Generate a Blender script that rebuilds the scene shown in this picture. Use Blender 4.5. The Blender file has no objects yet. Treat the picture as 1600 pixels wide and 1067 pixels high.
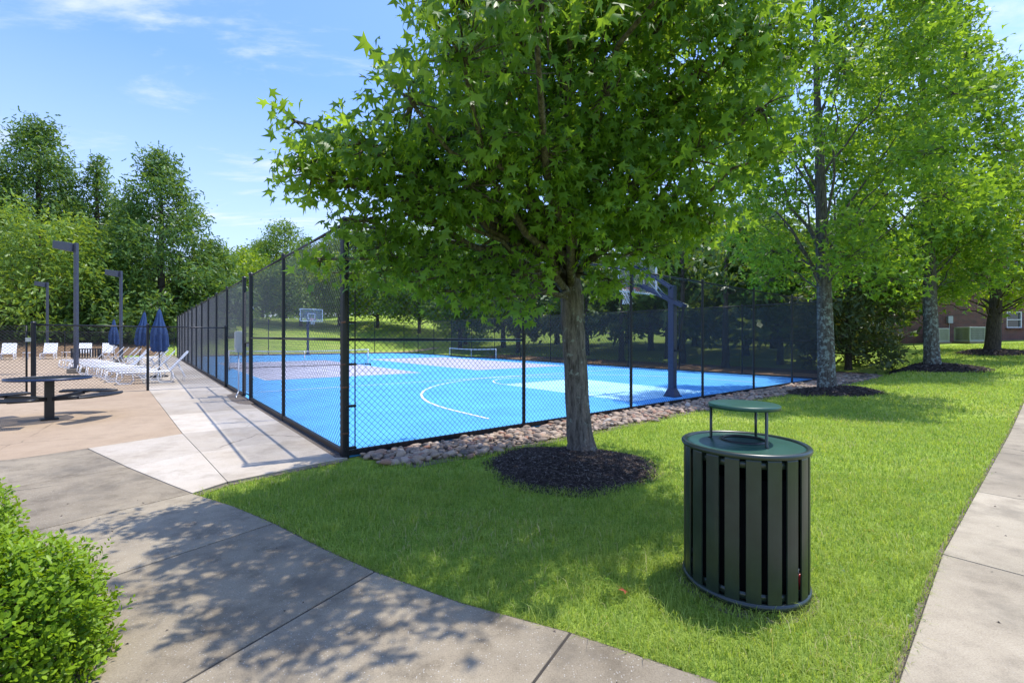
import bpy, bmesh, math, random
import numpy as np
from mathutils import Vector, Matrix
R = math.radians
random.seed(7); rng = np.random.default_rng(11)
S = bpy.context.scene; COL = S.collection

# ------------------------------------------------------------------ camera
EYE = 1.5; F = 704.0; HZ = 533.5
cam = bpy.data.cameras.new("camera"); camo = bpy.data.objects.new("camera", cam); COL.objects.link(camo)
cam.sensor_width = 36; cam.lens = F / 1600 * 36; cam.clip_end = 2000; cam.clip_start = .05
camo.location = (0, 0, EYE); camo.rotation_euler = (R(90), 0, 0); S.camera = camo

# ------------------------------------------------------------------ sky and sun
SUN_DIR = Vector((.325, .16, 1.0)).normalized()          # towards the sun
sun_el = math.asin(SUN_DIR.z); sun_az = math.atan2(SUN_DIR.x, SUN_DIR.y)
W = bpy.data.worlds.new("World"); S.world = W; W.use_nodes = True
nt = W.node_tree; nt.nodes.clear()
def wn(t, **k):
    n = nt.nodes.new(t)
    for a, b in k.items(): setattr(n, a, b)
    return n
wout = wn('ShaderNodeOutputWorld'); bg = wn('ShaderNodeBackground'); bg.inputs[1].default_value = .138
sky = wn('ShaderNodeTexSky', sky_type='NISHITA', sun_disc=False)
sky.sun_elevation = sun_el; sky.sun_rotation = sun_az; sky.air_density = 1.15; sky.dust_density = 1.2; sky.ozone_density = 1.6
tc = wn('ShaderNodeTexCoord'); sep = wn('ShaderNodeSeparateXYZ'); nt.links.new(tc.outputs['Generated'], sep.inputs[0])
def wmath(op, a, b=None):
    n = wn('ShaderNodeMath', operation=op)
    for i, v in enumerate((a, b)):
        if v is None: continue
        if isinstance(v, (int, float)): n.inputs[i].default_value = v
        else: nt.links.new(v, n.inputs[i])
    return n.outputs[0]
zz = wmath('ADD', wmath('MAXIMUM', sep.outputs[2], 0.0), .12)
px = wmath('DIVIDE', sep.outputs[0], zz); py = wmath('DIVIDE', sep.outputs[1], zz)
cmb = wn('ShaderNodeCombineXYZ'); nt.links.new(px, cmb.inputs[0]); nt.links.new(py, cmb.inputs[1])
mp = wn('ShaderNodeMapping'); mp.inputs['Rotation'].default_value = (0, 0, R(14)); mp.inputs['Scale'].default_value = (1.1, 3.0, 1); mp.inputs['Location'].default_value = (3.1, .55, 0)
nt.links.new(cmb.outputs[0], mp.inputs[0])
n1 = wn('ShaderNodeTexNoise'); n1.inputs['Scale'].default_value = 1.0; n1.inputs['Detail'].default_value = 9; n1.inputs['Roughness'].default_value = .62; n1.inputs['Distortion'].default_value = .5
nt.links.new(mp.outputs[0], n1.inputs['Vector'])
rp = wn('ShaderNodeMapRange'); rp.inputs[1].default_value = .51; rp.inputs[2].default_value = .76; rp.interpolation_type = 'SMOOTHSTEP'; nt.links.new(n1.outputs[0], rp.inputs[0])
# pale veil that thickens towards the horizon
hz = wn('ShaderNodeMapRange'); hz.inputs[1].default_value = .46; hz.inputs[2].default_value = -.02; hz.inputs[3].default_value = .0; hz.inputs[4].default_value = .66; nt.links.new(sep.outputs[2], hz.inputs[0])
fac = wmath('MINIMUM', wmath('ADD', wmath('MULTIPLY', rp.outputs[0], .85), hz.outputs[0]), .9)
tintn = wn('ShaderNodeMix', data_type='RGBA', blend_type='MULTIPLY'); tintn.inputs['Factor'].default_value = 1
nt.links.new(sky.outputs[0], tintn.inputs['A']); tintn.inputs['B'].default_value = (.90, 1.12, 1.66, 1)
mx = wn('ShaderNodeMix', data_type='RGBA'); nt.links.new(fac, mx.inputs['Factor']); nt.links.new(tintn.outputs['Result'], mx.inputs['A']); mx.inputs['B'].default_value = (4.9, 5.3, 5.9, 1)
nt.links.new(mx.outputs['Result'], bg.inputs[0]); nt.links.new(bg.outputs[0], wout.inputs[0])
sl = bpy.data.lights.new("sun", 'SUN'); sl.energy = 3.6; sl.angle = R(.53); sl.color = (1, .95, .87)
so = bpy.data.objects.new("sun", sl); COL.objects.link(so); so.rotation_euler = SUN_DIR.to_track_quat('Z', 'Y').to_euler(); so.location = (10, 0, 30)
S.view_settings.view_transform = 'Standard'; S.view_settings.look = 'None'; S.view_settings.exposure = .6; S.view_settings.gamma = 1

# ------------------------------------------------------------------ court coordinates (a along front fence, b along left fence) and terrain
CX, CY = -2.19, 5.92; EA = (.773, .6344); EB = (-.6344, .773)
def W2(a, b): return (CX + a * EA[0] + b * EB[0], CY + a * EA[1] + b * EB[1])
def AB(x, y): return ((x - CX) * EA[0] + (y - CY) * EA[1], (x - CX) * EB[0] + (y - CY) * EB[1])
def sst(x, lo, hi):
    t = np.clip((x - lo) / (hi - lo), 0, 1); return t * t * (3 - 2 * t)
def terr_ab(a, b):
    a = np.asarray(a, float); b = np.asarray(b, float)
    z = .009 * np.clip(b, 0, 39)
    za = np.interp(a, [9, 13.2, 18, 22.3, 29.5, 37, 60, 120], [0, .12, .27, .44, 1.0, 1.45, 2.3, 3])
    w = np.maximum(sst(-b, .9, 2.4), sst(a, 19.2, 26))
    z = z + za * w
    z = z + .15 * np.clip(b - 40, 0, 32) * sst(a, -14, 4) + .05 * np.clip(b - 40, 0, 40) * (1 - sst(a, -14, 4))
    return z
def T(x, y):
    a, b = AB(np.asarray(x, float), np.asarray(y, float)); return terr_ab(a, b)
def Tz(x, y): return float(T(x, y))
def at(u, v, Y): return Vector(((u - 800) / F * Y, Y, EYE - (v - HZ) / F * Y))
def GZ(x, y): return Tz(x, y) - .035

def hit(u, v):
    """point of the ground seen at a photo position"""
    Y = 1.5
    while Y < 400:
        x = (u - 800) / F * Y
        if EYE - (v - HZ) / F * Y <= Tz(x, Y): return x, Y, Tz(x, Y)
        Y *= 1.004
    return x, Y, Tz(x, Y)

# ------------------------------------------------------------------ materials
def mat(name):
    m = bpy.data.materials.new(name); m.use_nodes = True; return m, m.node_tree, m.node_tree.nodes['Principled BSDF']
def N(t, ty, **k):
    n = t.nodes.new(ty)
    for a, b in k.items():
        if a in n.inputs: n.inputs[a].default_value = b
        else: setattr(n, a, b)
    return n
def L(t, a, b): t.links.new(a, b)
def ramp(t, src, stops):
    r = N(t, 'ShaderNodeValToRGB'); e = r.color_ramp.elements
    while len(e) < len(stops): e.new(.5)
    for i, (p, c) in enumerate(stops): e[i].position = p; e[i].color = (*c, 1)
    L(t, src, r.inputs[0]); return r.outputs[0]
def noise(t, scale, detail=5, rough=.55, coord='Object', stretch=None):
    c = N(t, 'ShaderNodeTexCoord'); o = c.outputs[coord]
    if stretch: m = N(t, 'ShaderNodeMapping'); m.inputs['Scale'].default_value = stretch; L(t, o, m.inputs[0]); o = m.outputs[0]
    n = N(t, 'ShaderNodeTexNoise', Scale=scale, Detail=detail, Roughness=rough); L(t, o, n.inputs['Vector']); return n.outputs[0]
def mixc(t, f, a, b, mode='MIX'):
    m = N(t, 'ShaderNodeMix', data_type='RGBA', blend_type=mode)
    for k, v in (('Factor', f), ('A', a), ('B', b)):
        if isinstance(v, (int, float)): m.inputs[k].default_value = v
        elif isinstance(v, tuple): m.inputs[k].default_value = (*v, 1)
        else: L(t, v, m.inputs[k])
    return m.outputs['Result']
def bump(t, p, h, s=.3, d=.01):
    b = N(t, 'ShaderNodeBump', Strength=s, Distance=d); L(t, h, b.inputs['Height']); L(t, b.outputs[0], p.inputs['Normal'])
def simple(name, c, rough=.5, metal=0, var=.12, spec=.5, scale=9, scuff=0):
    m, t, p = mat(name); n = noise(t, scale, 6, .6)
    lo = tuple(x * (1 - var) for x in c); hi = tuple(min(1, x * (1 + var)) for x in c)
    col = ramp(t, n, [(.3, lo), (.7, hi)])
    if scuff:
        col = mixc(t, .8, col, ramp(t, noise(t, 22, 9, .8), [(.25, (.72, .72, .74)), (.45, (1, 1, 1)), (.72, (1.0, 1.0, 1.0)), (.8, (1.2, 1.15, 1.1))]), 'MULTIPLY')
        col = mixc(t, .55, col, ramp(t, noise(t, .35, 7, .7), [(.35, (.8, .82, .86)), (.6, (1.05, 1.04, 1.02))]), 'MULTIPLY')
    L(t, col, p.inputs['Base Color']); p.inputs['Roughness'].default_value = rough
    p.inputs['Metallic'].default_value = metal; p.inputs['Specular IOR Level'].default_value = spec; return m
def leafmat(name, dark, lite, tr=.45, trc=None, rough=.42, spec=.35):
    m, t, p = mat(name); at_ = N(t, 'ShaderNodeAttribute'); at_.attribute_name = 'tint'
    c = ramp(t, at_.outputs['Fac'], [(.0, dark), (1., lite)]); L(t, c, p.inputs['Base Color'])
    p.inputs['Roughness'].default_value = rough; p.inputs['Specular IOR Level'].default_value = spec
    tl = N(t, 'ShaderNodeBsdfTranslucent'); trc = trc or (2.0, 1.55, .6)
    L(t, mixc(t, 1., c, trc, 'MULTIPLY'), tl.inputs[0])
    mx = N(t, 'ShaderNodeMixShader'); mx.inputs[0].default_value = tr; L(t, p.outputs[0], mx.inputs[1]); L(t, tl.outputs[0], mx.inputs[2])
    L(t, mx.outputs[0], t.nodes['Material Output'].inputs[0]); return m
def concrete(name, c, stain, spec_amt=.5, blotch=.5, dark=(.10, .09, .08)):
    m, t, p = mat(name)
    big = noise(t, .55, 6, .6); mid = noise(t, 3.5, 8, .7); fine = noise(t, 130, 3, .7)
    base = mixc(t, ramp(t, big, [(.42, (0, 0, 0)), (.68, (1, 1, 1))]), c, stain)
    base = mixc(t, blotch, base, ramp(t, mid, [(.3, (.50, .48, .46)), (.48, (.95, .93, .9)), (.6, (1.08, 1.07, 1.05)), (.8, (.9, .87, .83))]), 'MULTIPLY')
    base = mixc(t, 1., base, ramp(t, fine, [(.3, (.72, .71, .7)), (.5, (1, 1, 1)), (.7, (1.14, 1.14, 1.13))]), 'MULTIPLY')
    v = N(t, 'ShaderNodeTexVoronoi', Scale=75.0); tcn = N(t, 'ShaderNodeTexCoord'); L(t, tcn.outputs['Object'], v.inputs['Vector'])
    pick = N(t, 'ShaderNodeSeparateColor'); L(t, v.outputs['Color'], pick.inputs[0])
    def spots(thr, size, col, amt, src, vo):
        d = N(t, 'ShaderNodeMath', operation='LESS_THAN'); L(t, vo.outputs['Distance'], d.inputs[0]); d.inputs[1].default_value = size
        g = N(t, 'ShaderNodeMath', operation='GREATER_THAN'); L(t, pick2[vo], g.inputs[0]); g.inputs[1].default_value = thr
        k = N(t, 'ShaderNodeMath', operation='MULTIPLY'); L(t, d.outputs[0], k.inputs[0]); L(t, g.outputs[0], k.inputs[1])
        k2 = N(t, 'ShaderNodeMath', operation='MULTIPLY'); L(t, k.outputs[0], k2.inputs[0]); k2.inputs[1].default_value = amt
        return mixc(t, k2.outputs[0], src, col)
    pick2 = {v: pick.outputs[0]}
    base = spots(.70, .22, (.55, .53, .48), spec_amt, base, v)
    v2 = N(t, 'ShaderNodeTexVoronoi', Scale=5.5); L(t, tcn.outputs['Object'], v2.inputs['Vector'])
    pk = N(t, 'ShaderNodeSeparateColor'); L(t, v2.outputs['Color'], pk.inputs[0]); pick2[v2] = pk.outputs[1]
    base = spots(.78, .055, dark, .8, base, v2)
    at_ = N(t, 'ShaderNodeAttribute'); at_.attribute_name = 'tint'; base = mixc(t, 1., base, ramp(t, at_.outputs['Fac'], [(0, (.80, .79, .78)), (1, (1.1, 1.1, 1.1))]), 'MULTIPLY')
    dn = N(t, 'ShaderNodeTexNoise', Scale=2.2, Detail=8.0, Roughness=.7); L(t, tcn.outputs['Object'], dn.inputs['Vector'])
    wv = N(t, 'ShaderNodeMix', data_type='VECTOR'); wv.inputs['Factor'].default_value = .16; L(t, tcn.outputs['Object'], wv.inputs[4]); L(t, dn.outputs['Color'], wv.inputs[5])
    vc = N(t, 'ShaderNodeTexVoronoi', feature='DISTANCE_TO_EDGE', Scale=.42); L(t, wv.outputs[1], vc.inputs['Vector'])
    ck = ramp(t, vc.outputs['Distance'], [(0, (1, 1, 1)), (.0022, (1, 1, 1)), (.0045, (0, 0, 0))]); mk = ramp(t, noise(t, .5, 2, .5), [(.5, (0, 0, 0)), (.56, (1, 1, 1))])
    base = mixc(t, mixc(t, 1., ck, mk, 'MULTIPLY'), base, tuple(q * .35 for q in stain))
    base = mixc(t, ramp(t, noise(t, 1.3, 7, .75), [(.52, (0, 0, 0)), (.68, (.75, .75, .75))]), base, tuple(q * .72 for q in stain))
    L(t, base, p.inputs['Base Color']); p.inputs['Roughness'].default_value = .88; p.inputs['Specular IOR Level'].default_value = .25
    bump(t, p, fine, .35, .004); return m
def bark(name, c1, c2, lichen=0.0, lc=(.42, .46, .42)):
    m, t, p = mat(name); n = noise(t, 24, 8, .7, stretch=(1, 1, .16)); f = noise(t, 80, 4, .6, stretch=(1, 1, .4))
    c = ramp(t, n, [(.36, c1), (.6, c2)]); c = mixc(t, .5, c, ramp(t, f, [(.3, (.5, .5, .5)), (.7, (1.2, 1.2, 1.2))]), 'MULTIPLY')
    if lichen:
        l = noise(t, 9, 9, .75); tz_ = N(t, 'ShaderNodeTexCoord'); sz_ = N(t, 'ShaderNodeSeparateXYZ'); L(t, tz_.outputs['Object'], sz_.inputs[0])
        hr = N(t, 'ShaderNodeMapRange'); hr.inputs[1].default_value = 2.2; hr.inputs[2].default_value = 3.6; hr.inputs[3].default_value = 1; hr.inputs[4].default_value = 0; L(t, sz_.outputs[2], hr.inputs[0])
        c = mixc(t, mixc(t, 1., ramp(t, l, [(.6 - lichen * .2, (0, 0, 0)), (.64 - lichen * .2, (1, 1, 1))]), hr.outputs[0], 'MULTIPLY'), c, lc)
    L(t, c, p.inputs['Base Color']); p.inputs['Roughness'].default_value = .9; p.inputs['Specular IOR Level'].default_value = .2
    bump(t, p, n, .9, .03); return m

M = {}
M['fence'] = simple('black vinyl coated steel', (.010, .011, .014), .38, var=.2, spec=.35)
M['wire'] = simple('black coated wire', (.030, .032, .036), .4)
M['blue'] = simple('blue acrylic court paint', (.090, .385, .76), .72, var=.11, spec=.25, scale=.9, scuff=1)
M['grey'] = simple('grey court paint', (.42, .42, .50), .72, var=.11, spec=.25, scale=.9, scuff=1)
M['key'] = simple('pale blue court paint', (.36, .68, .86), .72, var=.11, spec=.25, scale=.9, scuff=1)
M['line'] = simple('white line paint', (.8, .82, .84), .7, var=.04, spec=.25)
M['binlid'] = simple('dark green lid paint', (.014, .070, .048), .38, var=.12)
M['bin'] = simple('dark green slat paint', (.018, .030, .022), .34, var=.25, spec=.6)
M['linerb'] = simple('matt black liner', (.008, .008, .008), .95, spec=.05)
M['dark'] = simple('black paint', (.012, .012, .013), .4)
M['navy'] = simple('navy pole paint', (.012, .03, .085), .35)
M['lamp'] = simple('slate lamp paint', (.055, .062, .085), .4)
M['lens'] = simple('frosted lens', (.55, .55, .5), .3)
M['white'] = simple('white powder coat', (.75, .76, .78), .4, var=.05)
M['strap'] = simple('white vinyl strap', (.78, .79, .8), .5, var=.06)
M['canvas'] = simple('navy canvas', (.035, .07, .165), .85, var=.25, spec=.2)
M['galv'] = simple('galvanised steel', (.42, .43, .44), .35, .7)
M['ac'] = simple('beige grey casing', (.40, .43, .42), .5, var=.06)
M['orange'] = simple('orange rim', (.6, .09, .03), .4)
M['net'] = simple('white cord', (.75, .75, .75), .7)
M['netb'] = simple('dark net cord', (.02, .02, .022), .8)
M['red'] = simple('red can', (.5, .02, .02), .3)
M['rubber'] = simple('black rubber', (.02, .022, .02), .9)
M['slab'] = concrete('weathered walk concrete', (.33, .280, .198), (.19, .163, .122), .6, .9)
M['slab2'] = concrete('side walk concrete', (.405, .35, .255), (.29, .25, .18), .25, .6)
M['pale'] = concrete('new pale concrete', (.48, .425, .345), (.41, .345, .255), .08, .35, (.4, .36, .3))
M['tan'] = concrete('tan deck concrete', (.44, .335, .225), (.385, .285, .185), .05, .3, (.35, .28, .2))
M['bark'] = bark('grey ridged bark', (.05, .043, .036), (.20, .175, .148), .10, (.24, .26, .22))
M['bark2'] = bark('lichened bark', (.045, .04, .034), (.15, .135, .115), .42, (.25, .29, .26))
M['barkd'] = bark('dark bark', (.035, .028, .022), (.11, .09, .07))
M['gum'] = leafmat('sweetgum leaf', (.065, .155, .026), (.22, .40, .06), .60)
M['gum2'] = leafmat('sweetgum leaf upper', (.07, .16, .022), (.21, .38, .045), .56)
M['gum3'] = leafmat('yellow green maple leaf', (.10, .20, .018), (.24, .38, .04), .55)
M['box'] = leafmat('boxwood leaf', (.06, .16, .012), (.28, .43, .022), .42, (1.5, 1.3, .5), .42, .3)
M['cyp'] = leafmat('cypress needle', (.055, .125, .032), (.15, .27, .065), .42)
M['cypl'] = leafmat('bright feathery leaf', (.10, .20, .03), (.24, .37, .07), .45)
M['oak'] = leafmat('oak leaf', (.07, .15, .028), (.18, .31, .06), .45)
M['pine'] = leafmat('cedar needle', (.04, .095, .022), (.13, .22, .045), .4)
M['cedar'] = leafmat('juniper needle', (.045, .08, .025), (.13, .17, .06), .3)
M['blade'] = leafmat('lawn blade', (.18, .295, .042), (.50, .58, .125), .45, (1.3, 1.25, .6), .55, .25)
for _n in M['blade'].node_tree.nodes:
    if _n.type == 'VALTORGB':
        _n.color_ramp.elements[1].position = .9; _e = _n.color_ramp.elements.new(.97); _e.color = (.50, .46, .22, 1)
def groundmat():
    m, t, p = mat('lawn soil and turf'); a = noise(t, .35, 6, .6); b = noise(t, 9, 8, .75); c = noise(t, 55, 5, .7)
    g = ramp(t, a, [(.35, (.25, .36, .05)), (.52, (.33, .44, .075)), (.7, (.41, .46, .12))])
    g = mixc(t, .8, g, ramp(t, b, [(.3, (.5, .55, .45)), (.55, (1, 1, 1)), (.75, (1.25, 1.2, 1.1))]), 'MULTIPLY')
    g = mixc(t, .9, g, ramp(t, c, [(.3, (.45, .5, .4)), (.6, (1.15, 1.15, 1.1))]), 'MULTIPLY')
    L(t, g, p.inputs['Base Color']); p.inputs['Roughness'].default_value = .95; p.inputs['Specular IOR Level'].default_value = .1; bump(t, p, b, .8, .05); return m
M['ground'] = groundmat()
def chipmat(name, stops, rough=.9):
    m, t, p = mat(name); a = N(t, 'ShaderNodeAttribute'); a.attribute_name = 'tint'
    c = ramp(t, a.outputs['Fac'], stops); n = noise(t, 40, 5, .7); c = mixc(t, .6, c, ramp(t, n, [(.3, (.7, .7, .7)), (.7, (1.15, 1.15, 1.15))]), 'MULTIPLY')
    L(t, c, p.inputs['Base Color']); p.inputs['Roughness'].default_value = rough; p.inputs['Specular IOR Level'].default_value = .3; return m
M['stone'] = chipmat('river stone', [(0, (.12, .10, .085)), (.3, (.27, .21, .16)), (.55, (.38, .27, .18)), (.75, (.45, .36, .27)), (.9, (.32, .16, .10)), (1, (.50, .45, .38))], .75)
M['mulch'] = chipmat('dark mulch', [(0, (.028, .02, .016)), (.6, (.075, .055, .045)), (.9, (.16, .125, .10)), (1, (.24, .21, .18))])
M['straw'] = simple('pine straw', (.20, .13, .075), .95, var=.45, spec=.1, scale=14)
M['gravel'] = simple('grit under stones', (.17, .14, .11), .95, var=.5, spec=.1, scale=30)
def brickmat():
    m, t, p = mat('dark red brick'); tcn = N(t, 'ShaderNodeTexCoord'); mp = N(t, 'ShaderNodeMapping'); mp.inputs['Rotation'].default_value = (R(90), 0, 0)
    L(t, tcn.outputs['Object'], mp.inputs[0]); b = N(t, 'ShaderNodeTexBrick', Scale=1.0); L(t, mp.outputs[0], b.inputs['Vector'])
    b.inputs['Brick Width'].default_value = .21; b.inputs['Row Height'].default_value = .075; b.inputs['Mortar Size'].default_value = .007
    b.inputs['Color1'].default_value = (.17, .045, .03, 1); b.inputs['Color2'].default_value = (.07, .022, .018, 1); b.inputs['Mortar'].default_value = (.30, .25, .21, 1)
    n = noise(t, 2, 6, .6); L(t, mixc(t, .5, b.outputs['Color'], ramp(t, n, [(.3, (.6, .6, .6)), (.7, (1.2, 1.2, 1.2))]), 'MULTIPLY'), p.inputs['Base Color']); p.inputs['Roughness'].default_value = .9
    bump(t, p, b.outputs['Fac'], -.4, .01); return m
M['brick'] = brickmat()
def glassmat():
    m, t, p = mat('window glass'); p.inputs['Base Color'].default_value = (.02, .03, .035, 1); p.inputs['Roughness'].default_value = .06; p.inputs['Specular IOR Level'].default_value = .8; return m
M['glass'] = glassmat()
def clearmat(name, alpha, col, rough):
    m, t, p = mat(name); p.inputs['Base Color'].default_value = (*col, 1); p.inputs['Roughness'].default_value = rough
    tr = N(t, 'ShaderNodeBsdfTransparent'); mx = N(t, 'ShaderNodeMixShader'); mx.inputs[0].default_value = alpha
    L(t, tr.outputs[0], mx.inputs[1]); L(t, p.outputs[0], mx.inputs[2]); L(t, mx.outputs[0], t.nodes['Material Output'].inputs[0]); return m
M['acrylic'] = clearmat('clear acrylic', .14, (.6, .65, .7), .05)
M['screen'] = clearmat('black open weave screen', .56, (.016, .020, .022), .9)
M['roof'] = simple('grey shingle', (.11, .10, .095), .9, var=.35, scale=20)

# ------------------------------------------------------------------ mesh helpers
def link(o, parent=None):
    COL.objects.link(o)
    if parent is not None: o.parent = parent
    return o
def tag(o, label=None, cat=None, group=None, kind=None):
    for k, v in (('label', label), ('category', cat), ('group', group), ('kind', kind)):
        if v: o[k] = v
    return o
def empty(name, loc, rz=0):
    o = bpy.data.objects.new(name, None); o.location = loc; o.rotation_euler = (0, 0, rz); o.empty_display_size = .2; return link(o)
def copy_tree(o, parent=None):
    c = o.copy(); link(c)
    if parent is not None: c.parent = parent
    for ch in list(o.children): copy_tree(ch, c)
    return c
class MB:
    def __init__(s): s.v = []; s.f = []
    def add(s, vs, fs):
        n = len(s.v); s.v += [tuple(v) for v in vs]; s.f += [tuple(i + n for i in f) for f in fs]; return s
    def box(s, c, d, rot=None):
        x, y, z = (q / 2 for q in d)
        p = [Vector((i * x, j * y, k * z)) for k in (-1, 1) for j in (-1, 1) for i in (-1, 1)]
        if rot is not None: p = [rot @ q for q in p]
        return s.add([q + Vector(c) for q in p], [(0, 2, 3, 1), (4, 5, 7, 6), (0, 1, 5, 4), (2, 6, 7, 3), (0, 4, 6, 2), (1, 3, 7, 5)])
    def bar(s, p, q, w, h):
        p, q = Vector(p), Vector(q); d = q - p; r = d.to_track_quat('X', 'Z').to_matrix()
        return s.box((p + q) / 2, (d.length, w, h), r)
    def tube(s, pts, rad, n=8, cap=True):
        pts = [Vector(p) for p in pts]; m = len(pts)
        if not hasattr(rad, '__len__'): rad = [rad] * m
        base = len(s.v); up = None
        for i, p in enumerate(pts):
            d = (pts[min(i + 1, m - 1)] - pts[max(i - 1, 0)]).normalized()
            if up is None: up = Vector((0, 0, 1)) if abs(d.z) < .9 else Vector((1, 0, 0))
            x = d.cross(up).normalized(); y = x.cross(d).normalized(); up = y
            for k in range(n):
                t = 2 * math.pi * k / n; s.v.append(tuple(p + (x * math.cos(t) + y * math.sin(t)) * rad[i]))
        for i in range(m - 1):
            for k in range(n):
                k2 = (k + 1) % n; s.f.append((base + i * n + k, base + i * n + k2, base + (i + 1) * n + k2, base + (i + 1) * n + k))
        if cap: s.f.append(tuple(base + k for k in range(n - 1, -1, -1))); s.f.append(tuple(base + (m - 1) * n + k for k in range(n)))
        return s
    def lathe(s, prof, n=32, c=(0, 0, 0)):
        base = len(s.v); m = len(prof)
        for r, z in prof:
            for k in range(n):
                t = 2 * math.pi * k / n; s.v.append((c[0] + r * math.cos(t), c[1] + r * math.sin(t), c[2] + z))
        for i in range(m - 1):
            for k in range(n):
                k2 = (k + 1) % n; s.f.append((base + i * n + k, base + i * n + k2, base + (i + 1) * n + k2, base + (i + 1) * n + k))
        return s
    def build(s, name, m, parent=None, smooth=False, bevel=0):
        me = bpy.data.meshes.new(name); me.from_pydata(s.v, [], s.f); me.materials.append(m)
        if smooth: me.polygons.foreach_set('use_smooth', [True] * len(me.polygons))
        o = bpy.data.objects.new(name, me); link(o, parent)
        if bevel: b = o.modifiers.new('bevel', 'BEVEL'); b.width = bevel; b.segments = 2; b.limit_method = 'ANGLE'
        return o
def npmesh(name, V, Fc, m, parent=None, tint=None, smooth=False):
    """V (n,3), Fc (k,3 or 4) arrays -> object"""
    me = bpy.data.meshes.new(name); V = np.ascontiguousarray(V, dtype=np.float32); k, w = Fc.shape
    me.vertices.add(len(V)); me.vertices.foreach_set('co', V.ravel())
    me.loops.add(k * w); me.loops.foreach_set('vertex_index', np.ascontiguousarray(Fc, dtype=np.int32).ravel())
    me.polygons.add(k); me.polygons.foreach_set('loop_start', np.arange(0, k * w, w, dtype=np.int32)); me.polygons.foreach_set('loop_total', np.full(k, w, dtype=np.int32))
    if smooth: me.polygons.foreach_set('use_smooth', np.ones(k, dtype=bool))
    if tint is not None:
        a = me.attributes.new('tint', 'FLOAT', 'POINT'); a.data.foreach_set('value', np.ascontiguousarray(tint, dtype=np.float32))
    me.update(); me.materials.append(m)
    return link(bpy.data.objects.new(name, me), parent)
def scatter(name, tv, tf, P, Rm, sc, m, parent=None, tint=None, smooth=False):
    tv = np.asarray(tv, float); tf = np.asarray(tf, int); n = len(P); sc = np.asarray(sc, float)
    if sc.ndim == 1: sc = sc[:, None]
    tvv = tv[np.arange(n) % len(tv)] if tv.ndim == 3 else tv[None]; V = tvv * sc[:, None, :]; V = np.einsum('nij,nkj->nki', Rm, V) + np.asarray(P)[:, None, :]
    nv = tv.shape[-2]; Fc = tf[None] + (np.arange(n) * nv)[:, None, None]
    tt = None if tint is None else np.repeat(tint, nv)
    return npmesh(name, V.reshape(-1, 3), Fc.reshape(-1, tf.shape[1]), m, parent, tt, smooth)
def unit(a): return a / (np.linalg.norm(a, axis=-1, keepdims=True) + 1e-9)
def frames(tip, nrm):
    y = unit(tip); x = unit(np.cross(y, nrm)); z = np.cross(x, y); return np.stack([x, y, z], -1)
def inpoly(x, y, poly):
    ins = np.zeros(x.shape, bool); n = len(poly)
    for i in range(n):
        x1, y1 = poly[i]; x2, y2 = poly[(i + 1) % n]
        c = ((y1 > y) != (y2 > y)); xi = (x2 - x1) * (y - y1) / (y2 - y1 + 1e-12) + x1; ins ^= c & (x < xi)
    return ins

# ------------------------------------------------------------------ ground
ga = np.unique(np.concatenate([np.linspace(-500, -60, 12), np.arange(-60, -8, 2.), np.arange(-8, 30, .5), np.arange(30, 80, 2.), np.linspace(80, 500, 14)]))
gb = np.unique(np.concatenate([np.linspace(-400, -30, 10), np.arange(-30, -8, 2.), np.arange(-8, 3, .4), np.arange(3, 90, 1.), np.linspace(90, 600, 14), [0.0]]))
A_, B_ = np.meshgrid(ga, gb, indexing='ij'); GX = CX + A_ * EA[0] + B_ * EB[0]; GY = CY + A_ * EA[1] + B_ * EB[1]
Gz = terr_ab(A_, B_) - .035 
ni, nj = A_.shape; idx = np.arange(ni * nj).reshape(ni, nj)
Fq = np.stack([idx[:-1, :-1], idx[1:, :-1], idx[1:, 1:], idx[:-1, 1:]], -1).reshape(-1, 4)
g = npmesh('ground', np.stack([GX, GY, Gz], -1).reshape(-1, 3), Fq, M['ground'], smooth=True); tag(g, kind='structure')

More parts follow.
